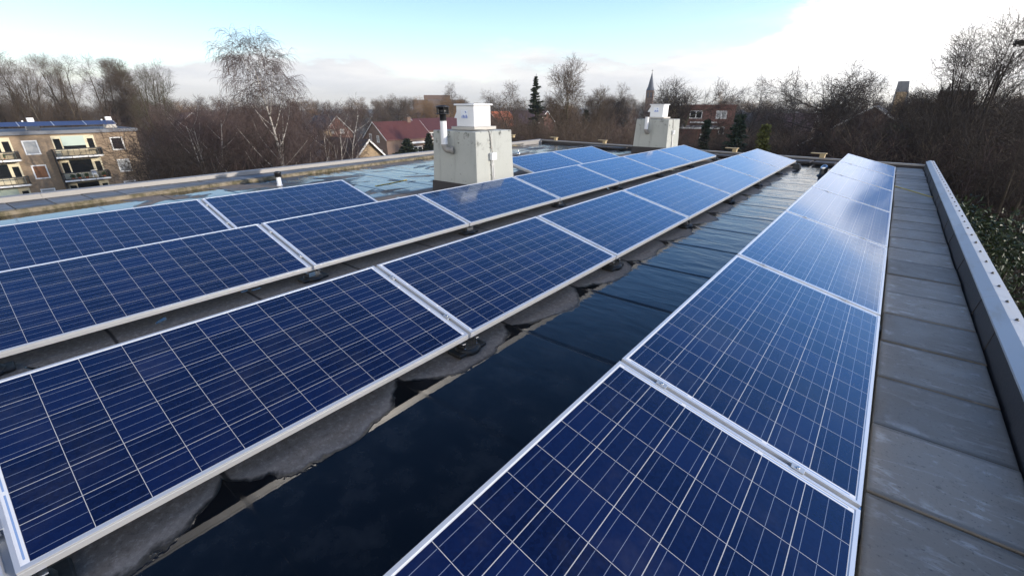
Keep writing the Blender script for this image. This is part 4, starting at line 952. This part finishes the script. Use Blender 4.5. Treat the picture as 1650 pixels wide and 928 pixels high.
# --- the tan apartment block on the left, its long front facing us
X = -79.0; Y1 = 16.9; Y0 = -14.0; ZT = -1.62
r = empty('apartment_block', (X, 0, GZ), 'three storey tan brick apartment block with balconies and rooftop solar panels', 'building')
g0 = -GZ
k = MB(); k.box(-11, Y0, 0, 0, Y1, ZT + g0); k.build('wall', M['brick_tan'], r)
k = MB(); k.box(-11.2, Y0 - .2, ZT + g0 + .003, .28, Y1 + .22, ZT + g0 + .40); k.build('roof_edge', M['roof_trim'], r)
face = ('x', 1, 0)
for fl in range(3):
    zc = -3.05 - 2.8 * fl + g0
    for j, (yc, pane) in enumerate(((6.55, ['net', 'curtain', 'net'][fl]), (14.62, ['glass', 'net', 'net'][fl]), (-1.7, 'net'), (-9.6, 'glass'))):
        window(r, face, yc, zc, 1.32, 1.62, pane, .13, bars=0)
for bay, (b0, b1) in enumerate(((8.5, 12.45), (1.15, 5.05), (-7.0, -3.1))):
    for fl in range(3):
        zt = ZT + g0 - .22 - 2.8 * fl; zb = zt - 2.35
        k = MB(); k.box(-.01, b0, zb, .03, b1, zt); f = k.build('bay_frame', M['cream'], r)
        k = MB(); k.box(.02, b0 + .12, zb + .75, .045, b0 + .72, zt - .35); k.box(.02, b0 + .86, zb + .75, .045, b1 - 1.0, zt - .1); k.box(.02, b1 - .72, zb + .75, .045, b1 - .16, zt - .42); k.build('pane', M['glass'], f)
        if (bay, fl) in ((0, 0), (1, 2)):
            k = MB(); k.box(.05, b0 + .84, zb + 1.15, .09, b1 - .98, zt - .06)
            for j in range(9): k.box(.09, b0 + .84, zb + 1.18 + j * .12, .10, b1 - .98, zb + 1.21 + j * .12)
            k.build('blind', M['blind'], r)
        zr = zb - .18
        k = MB(); k.box(.0, b0 - .35, zr, 1.25, b1 + .25, zr + .14); bal = k.build('balcony', M['concrete_light'], r)
        k = MB()
        for j in range(3):
            w_ = (b1 - b0 + .5) / 3; k.box(1.26, b0 - .33 + j * w_ + .04, zr - .02, 1.31, b0 - .33 + (j + 1) * w_ - .04, zr + .17)
        k.build('edge_strip', M['window_white'], bal)
        k = MB()
        for yy in (b0 - .35, b1 + .2): k.box(.05, yy, zr + .15, 1.28, yy + .05, zr + 1.05) if yy > b0 else k.box(.05, yy, zr - 1.9, 1.28, yy + .06, zr + 1.05)
        k.box(1.20, b0 - .29, zr + .96, 1.30, b1 + .2, zr + 1.08); k.box(1.20, b0 - .29, zr + .16, 1.30, b1 + .2, zr + .27)
        for j in range(int((b1 - b0 + .4) / .55)): k.box(1.235, b0 - .2 + j * .55, zr + .25, 1.26, b0 - .17 + j * .55, zr + 1.0)
        k.build('railing', M['railing'], bal)
        k = MB()
        if fl == 0: k.box(1.19, b0 + .3, zr + .28, 1.215, b1 - 1.1, zr + .86)
        k.box(.06, b1 - .9, zr + .15, .10, b1 - .1, zr + .95); k.build('panel', M['panel_beige'], bal)
k = MB()
for j in range(8): k.box(-2.9, 0, 0, -1.2, 2.9, .05, M=Matrix.Translation((0, Y1 - 1.5 - 3.0 * (j + 1), ZT + g0 + .62)) @ Matrix.Rotation(RAD(14), 4, 'Y'))
k.build('solar_panel_row', M['far_cells'], r)
for j in range(8):
    k = MB(); k.box(-2.92, -.04, 0, -1.19, .04, .062, M=Matrix.Translation((0, Y1 - 1.55 - 3.0 * j, ZT + g0 + .62)) @ Matrix.Rotation(RAD(14), 4, 'Y')); k.build('panel_joint', M['alu'], r)
for yy in (7.7, 15.2, -1.5):
    k = MB(); k.hexa([(-4.8, yy - .65, ZT + g0 + .3), (-3.6, yy - .65, ZT + g0 + .3), (-3.6, yy + .65, ZT + g0 + .3), (-4.8, yy + .65, ZT + g0 + .3)], [(-4.7, yy - .5, ZT + g0 + 1.25), (-3.7, yy - .5, ZT + g0 + 1.25), (-3.7, yy + .5, ZT + g0 + 1.25), (-4.7, yy + .5, ZT + g0 + 1.25)])
    ch = k.build('chimney', M['concrete_light'], r)
    k = MB(); k.box(-4.5, yy - .25, ZT + g0 + 1.25, -3.9, yy + .35, ZT + g0 + 1.8, bev=.02); k.box(-4.3, yy - .75, ZT + g0 + 1.0, -4.15, yy - .6, ZT + g0 + 1.5); k.build('fan_box', M['white_paint'], ch)
k = MB()   # plastic chair on the middle balcony
zz = ZT - .22 - 2.8 - 2.35 - .18 + .145; k.box(-.25, -.25, .40, .25, .25, .44); k.box(-.27, -.25, .44, -.22, .25, .95)
for a_ in (-.22, .2):
    for b_ in (-.23, .2): k.box(a_, b_, 0, a_ + .04, b_ + .04, .40)
for b_ in (-.28, .25): k.box(-.25, b_, .62, .25, b_ + .04, .66)
tag(k.build('plastic_chair', M['white_plastic'], loc=(X + .75, 11.25, zz)), 'white plastic chair on the middle balcony of the apartment block', 'chair')
for j, (yy, fl) in enumerate(((9.1, 1), (9.7, 1), (10.4, 1), (12.1, 1), (3.9, 0))):
    z_ = ZT - .22 - 2.8 * fl - 2.35 - .18 + .145; e_ = empty('potted_plant', (X + .9, yy, z_), 'potted plant on %s' % (['the middle balcony of the apartment block, at its left end', 'the middle balcony of the apartment block, second from its left end', 'the middle balcony of the apartment block, left of the white chair', 'the middle balcony of the apartment block, right of the white chair', 'the top balcony nearest the left edge'][j]), 'plant', 'potted plants on the balconies')
    k = MB(); k.lathe([(.13, 0), (.18, .26), (.16, .26)], n=10); k.build('pot', M['terracotta'], e_)
    lv = Leaves(); rs = np.random.RandomState(j)
    for q in range(160): d = rs.normal(0, 1, 3); d /= np.linalg.norm(d); lv.quad(np.array([0, 0, .45]) + d * rs.uniform(.05, .26), rs.normal(0, .05, 3), rs.normal(0, .03, 3))
    o = bpy.data.objects.new('leaves', lv.mesh('leaves', M['leaf_pot'])); C.objects.link(o); o.parent = e_
# --- houses
a = at(592, 228, 45)
r, rf = house('gabled_house', 'yellow brick gable with dark roof and two skylights just beyond the left roof edge', a.x - 4.2, a.y, 8.4, 7.6, a.z - 3.6, a.z, 'x', 'brick_yellow', 'tile_dark')
h_, e_, half = a.z - GZ, a.z - 3.6 - GZ, 3.8
for xx in (0.4, -1.8):
    sl = 3.6 / half; k = MB(); ang = math.atan(sl); mt = Matrix.Translation((xx, -1.75, h_ - 1.75 * sl + .23)) @ Matrix.Rotation(ang, 4, 'X')
    k.box(-.42, -.62, -.02, .42, .62, .05, M=mt); sk = k.build('skylight', M['roof_trim'], r)
    k = MB(); k.box(-.34, -.54, .05, .34, .54, .062, M=mt); k.build('pane', M['sticker'], sk)
k = MB(); k.box(-3.4, -.4, h_ - .6, -2.5, .4, h_ + .75); k.build('chimney', M['brick_yellow'], rf)
a = at(541, 188, 132)
r, rf = house('brick_house', 'red brick house with dark roof and pale barge boards behind the birch', a.x - 5, a.y, 10, 8.6, a.z - 4.2, a.z, 'x', 'brick_red', 'tile_dark')
for (u, z) in ((-1.6, 5.4), (1.3, 5.4), (-1.8, 2.2), (1.6, 2.2)): window(r, ('x', 1, 5.0), u, z, 1.0, 1.1, 'net', .1)
a, b_ = at(599, 199, 112), at(660, 198, 108)
r, rf = house('red_roofed_house', 'brown brick house with long red tiled roof and white window frames', a.x, a.y + 7.0, 8.6, 13.2, -5.6, -2.1, 'y', 'brick_brown', 'tile_red')
k = MB(); k.box(-.5, 2.8, 7.3, .5, 3.8, 9.1); k.box(-.58, 2.72, 8.95, .58, 3.88, 9.12); k.build('chimney', M['brick_brown'], rf)
for (u, z) in ((-1.6, 4.9), (1.2, 4.6), (2.0, 1.6)): window(r, ('y', -1, -6.6), u, z, .9, 1.5, 'net', .1)
window(r, ('x', 1, 4.3), 1.5, 1.5, 4.2, 2.2, 'glass', .12, bars=2)
k = MB(); k.box(4.3, -2.4, 3.35, 5.0, 5.2, 3.75); k.build('awning', M['window_white'], r)
wb = at(690, 205, 116)
r, rf = house('red_roofed_house', 'long wing with red tiled roof and a row of white windows behind the flue', a.x - 3.2, a.y + 22.5, 9.0, 17, -4.3, -1.75, 'y', 'brick_brown', 'tile_red')
for u in (-6, -2.8, .4, 3.6, 6.6): window(r, ('x', 1, 4.5), u, 4.6, 1.9, 1.5, 'glass', .14, bars=1)
k = MB(); k.box(4.5, -8, 3.0, 4.9, 8, 3.25); k.build('ledge', M['window_white'], r)
a = at(690, 183, 200)
house('terrace_house', 'long low brown roof behind the red tiled house', a.x - 4, a.y + 8, 9, 46, a.z - 3.6, a.z, 'y', 'brick_brown', 'tile_brown')
a = at(625, 200, 160)
house('terrace_house', 'grey roofed house between the gabled brick house and the red roof', a.x, a.y, 12, 9, a.z - 4, a.z, 'x', 'brick_brown', 'tile_dark')
a = at(795, 181, 150)
house('terrace_house', 'house with bright orange tiled roof beside the white fan box', a.x, a.y + 3, 9, 9, a.z - 4, a.z, 'y', 'brick_brown', 'tile_orange')
a = at(1268, 184, 130)
house('terrace_house', 'house with dull purple tiled roof right of the yellow green conifer', a.x, a.y, 12, 9, a.z - 3.4, a.z, 'x', 'brick_brown', 'tile_purple')
# flat roofed blocks
def flat_block(name, label, px, ptop, D, lx, ly, wall, wins=(), pent=None):
    a = at(px, ptop, D); h = a.z - GZ; r = empty(name, (a.x, a.y, GZ), label, 'building', rz=math.atan2(-a.x, a.y))
    k = MB(); k.box(-lx / 2, 0, 0, lx / 2, ly, h - .25); k.build('wall', M[wall], r)
    k = MB(); k.box(-lx / 2 - .15, -.15, h - .248, lx / 2 + .15, ly + .15, h); k.build('roof', M['roof_trim'] if wall != 'brick_red' else M['brick_red'], r)
    if pent: k = MB(); k.box(pent[0], 1, h + .003, pent[1], ly - 1, h + pent[2]); k.build('penthouse', M[wall], r)
    for (u, zd, w_, hh, pn) in wins: window(r, ('y', -1, 0.0), u, h - zd, w_, hh, pn, .14, bars=1)
    return r, h
r, h = flat_block('brick_block', 'red brick flat roofed apartment building with a balcony right of the far chimney', 1146, 169, 105, 9.4, 9, 'brick_red', ((2.2, 1.9, 2.0, 1.5, 'net'), (-2.6, 1.9, 2.4, 1.5, 'glass'), (2.2, 4.9, 2.0, 1.5, 'glass')))
k = MB(); k.box(-3.5, -1.3, h - 3.45, 1.6, -.002, h - 3.25); k.build('balcony', M['window_white'], r)
r, h = flat_block('brick_block', 'low orange red brick building with white windows beside the far chimney', 1112, 206, 62, 6.4, 7, 'brick_red', ((-1.7, 1.6, 1.1, 1.7, 'glass'), (1.8, 1.3, 1.1, 1.3, 'net')))
k = MB(); k.box(-3.35, -.2, h - .12, 3.35, -.152, h + .06); k.build('fascia', M['window_white'], r)
flat_block('office_block', 'wide brown flat topped block with a rooftop storey on the left skyline', 707, 161, 300, 32, 18, 'brick_brown', (), (-9, 7, 2.6))
flat_block('office_block', 'dark low slab block on the skyline behind the bare trees at right', 1545, 146, 190, 8, 8, 'brick_brown', ())
a = at(1462, 131, 170); r = empty('tower_block', (a.x, a.y, GZ), 'dark grey tower with slanted top on the right skyline', 'tower', rz=math.atan2(-a.x, a.y)); h = a.z - GZ
k = MB(); k.prism([(-1.9, 0), (1.9, 0), (1.9, h - 8), (.5, h), (-1.9, h)], 'y', 0, 4); k.build('wall', M['roof_trim'], r)
# dark gable house right
a = at(1410, 173, 72)
r, rf = house('gabled_house', 'big shaded brick house with wide dark gable behind the right bare trees', a.x, a.y + 6, 14.5, 12, a.z - 5.0, a.z, 'y', 'brick_brown', 'tile_dark')
for (u, z) in ((-4.4, 4.0), (-1.8, 4.0)): window(r, ('y', -1, -6.0), u, z, 1.3, 1.0, 'glass', .1, 'roof_trim')
k = MB(); k.box(1.5, 3, 9.5, 2.6, 4, 13.2); k.build('chimney', M['brick_yellow'], rf)
a = at(1466, 200, 78)
r, rf = house('white_house', 'white rendered house glimpsed between the ivy covered trunks', a.x, a.y + 5, 6, 8, a.z - 1, a.z + 1.6, 'y', 'window_white', 'tile_dark')
for (u, z) in ((-1.4, 5.5), (1.4, 5.5), (-1.4, 2.4), (1.4, 2.4)): window(r, ('y', -1, -4.0), u, z, 1.2, 1.3, 'glass', .1, 'roof_trim')
# church
a = at(1048, 146, 240); r = empty('church', (a.x, a.y, GZ), 'dark brick church tower with slim slate spire on the skyline', 'church', rz=.3); h = a.z - GZ; top = at(1049, 117, 240).z - GZ
k = MB(); k.box(-1.7, -1.7, 0, 1.7, 1.7, h); k.build('tower', M['brick_brown'], r)
k = MB(); k.lathe([(2.0, h + .01), (1.35, h + 1.5), (.08, top)], n=8); k.build('spire', M['slate'], r)
k = MB(); k.tube([(0, 0, top - .1), (0, 0, top + 1.3)], .06, 6); k.box(-.4, -.05, top + .6, .4, .05, top + .75); k.build('cross', M['railing'], r)
k = MB(); k.prism([(-4, 0), (4, 0), (4, 7), (0, 11.5), (-4, 7)], 'x', 1.72, 22); k.build('nave', M['brick_brown'], r)
k = MB()
for u in (-.7, .7): k.box(u - .35, -1.76, h - 3.2, u + .35, -1.703, h - 1.0)
k.build('louvre', M['slate'], r)
# scattered far houses that show between the trees
HR = random.Random(9)
for i, px in enumerate((300, 640, 760, 850, 925, 985, 1190, 1230, 1320, 1350, 1500)):
    D = HR.uniform(150, 230); a = at(px, HR.uniform(178, 190), D)
    house('brick_house', 'small distant house under the skyline trees, %s' % ['seen through the red thicket', 'above the chimney of the red roof', 'behind the nearer chimney', 'left of the spruce', 'behind the greenish tree', 'left of the far chimney', 'right of the red block', 'above the yellow conifer', 'left of the dark gable', 'behind the dark gable', 'right of the tower'][i], a.x, a.y, HR.uniform(9, 16), 9, a.z - 3.4, a.z, HR.choice('xy'), HR.choice(['brick_brown', 'brick_red']), HR.choice(['tile_dark', 'tile_brown', 'tile_purple']), group='distant houses')
# vehicles
def vehicle(name, px, py, mname, van, label, rz):
    a = onz(px, py, GZ + .6); r = empty(name, (a.x, a.y, GZ + .004), label, 'van' if van else 'car', rz=rz); hh = 2.1 if van else 1.45
    k = MB()
    if van: k.prism([(-2.4, .35), (2.4, .35), (2.4, 1.0), (1.7, 1.15), (1.2, hh), (-2.4, hh)], 'y', -.95, .95)
    else: k.prism([(-2.1, .3), (2.1, .3), (2.15, .75), (1.1, .92), (.5, hh), (-1.2, hh), (-1.9, .95), (-2.15, .85)], 'y', -.85, .85)
    k.build('body', M[mname], r)
    k = MB()
    for sg in (-1, 1):
        w_ = .953 if van else .853
        if van: k.prism([(.3, 1.2), (1.55, 1.2), (1.12, 1.9), (.3, 1.9)], 'y', sg * w_ - .004, sg * w_ + .004)
        else: k.prism([(-1.55, .95), (.95, .95), (.45, 1.36), (-1.15, 1.36)], 'y', sg * w_ - .004, sg * w_ + .004)
    k.build('side_window', M['glass'], r)
    for x_ in (-1.35, 1.35):
        for sg in (-1, 1):
            k = MB(); k.tube([(x_, sg * .70, .33), (x_, sg * (.97 if van else .87), .33)], .33, 14); wh = k.build('wheel', M['rubber'], r)
            k = MB(); k.tube([(x_, sg * (.972 if van else .872), .33), (x_, sg * (.98 if van else .88), .33)], .2, 12); k.build('rim', M['alu_dull'], wh)
vehicle('parked_car', 591, 223, 'car_blue', False, 'blue car parked on the street left of the red tiled house', 2.2)
vehicle('parked_van', 1440, 239, 'car_white', True, 'white van parked in front of the dark gable house', .3)

# ------------------------------------------------------------------ damp winter air
hz = bpy.data.materials.new('haze'); hz.use_nodes = True; t = NT(hz.node_tree); t.n.clear()
pv = t.new('ShaderNodeVolumePrincipled'); pv.inputs['Density'].default_value = 0.00028; pv.inputs['Color'].default_value = (0.80, 0.84, 0.88, 1); pv.inputs['Anisotropy'].default_value = 0.3
o_ = t.new('ShaderNodeOutputMaterial'); t.l.new(pv.outputs[0], o_.inputs['Volume'])
tag(MB().box(-1550, -1050, GZ - 1, 1550, 1750, 45).build('haze', hz), kind='stuff')
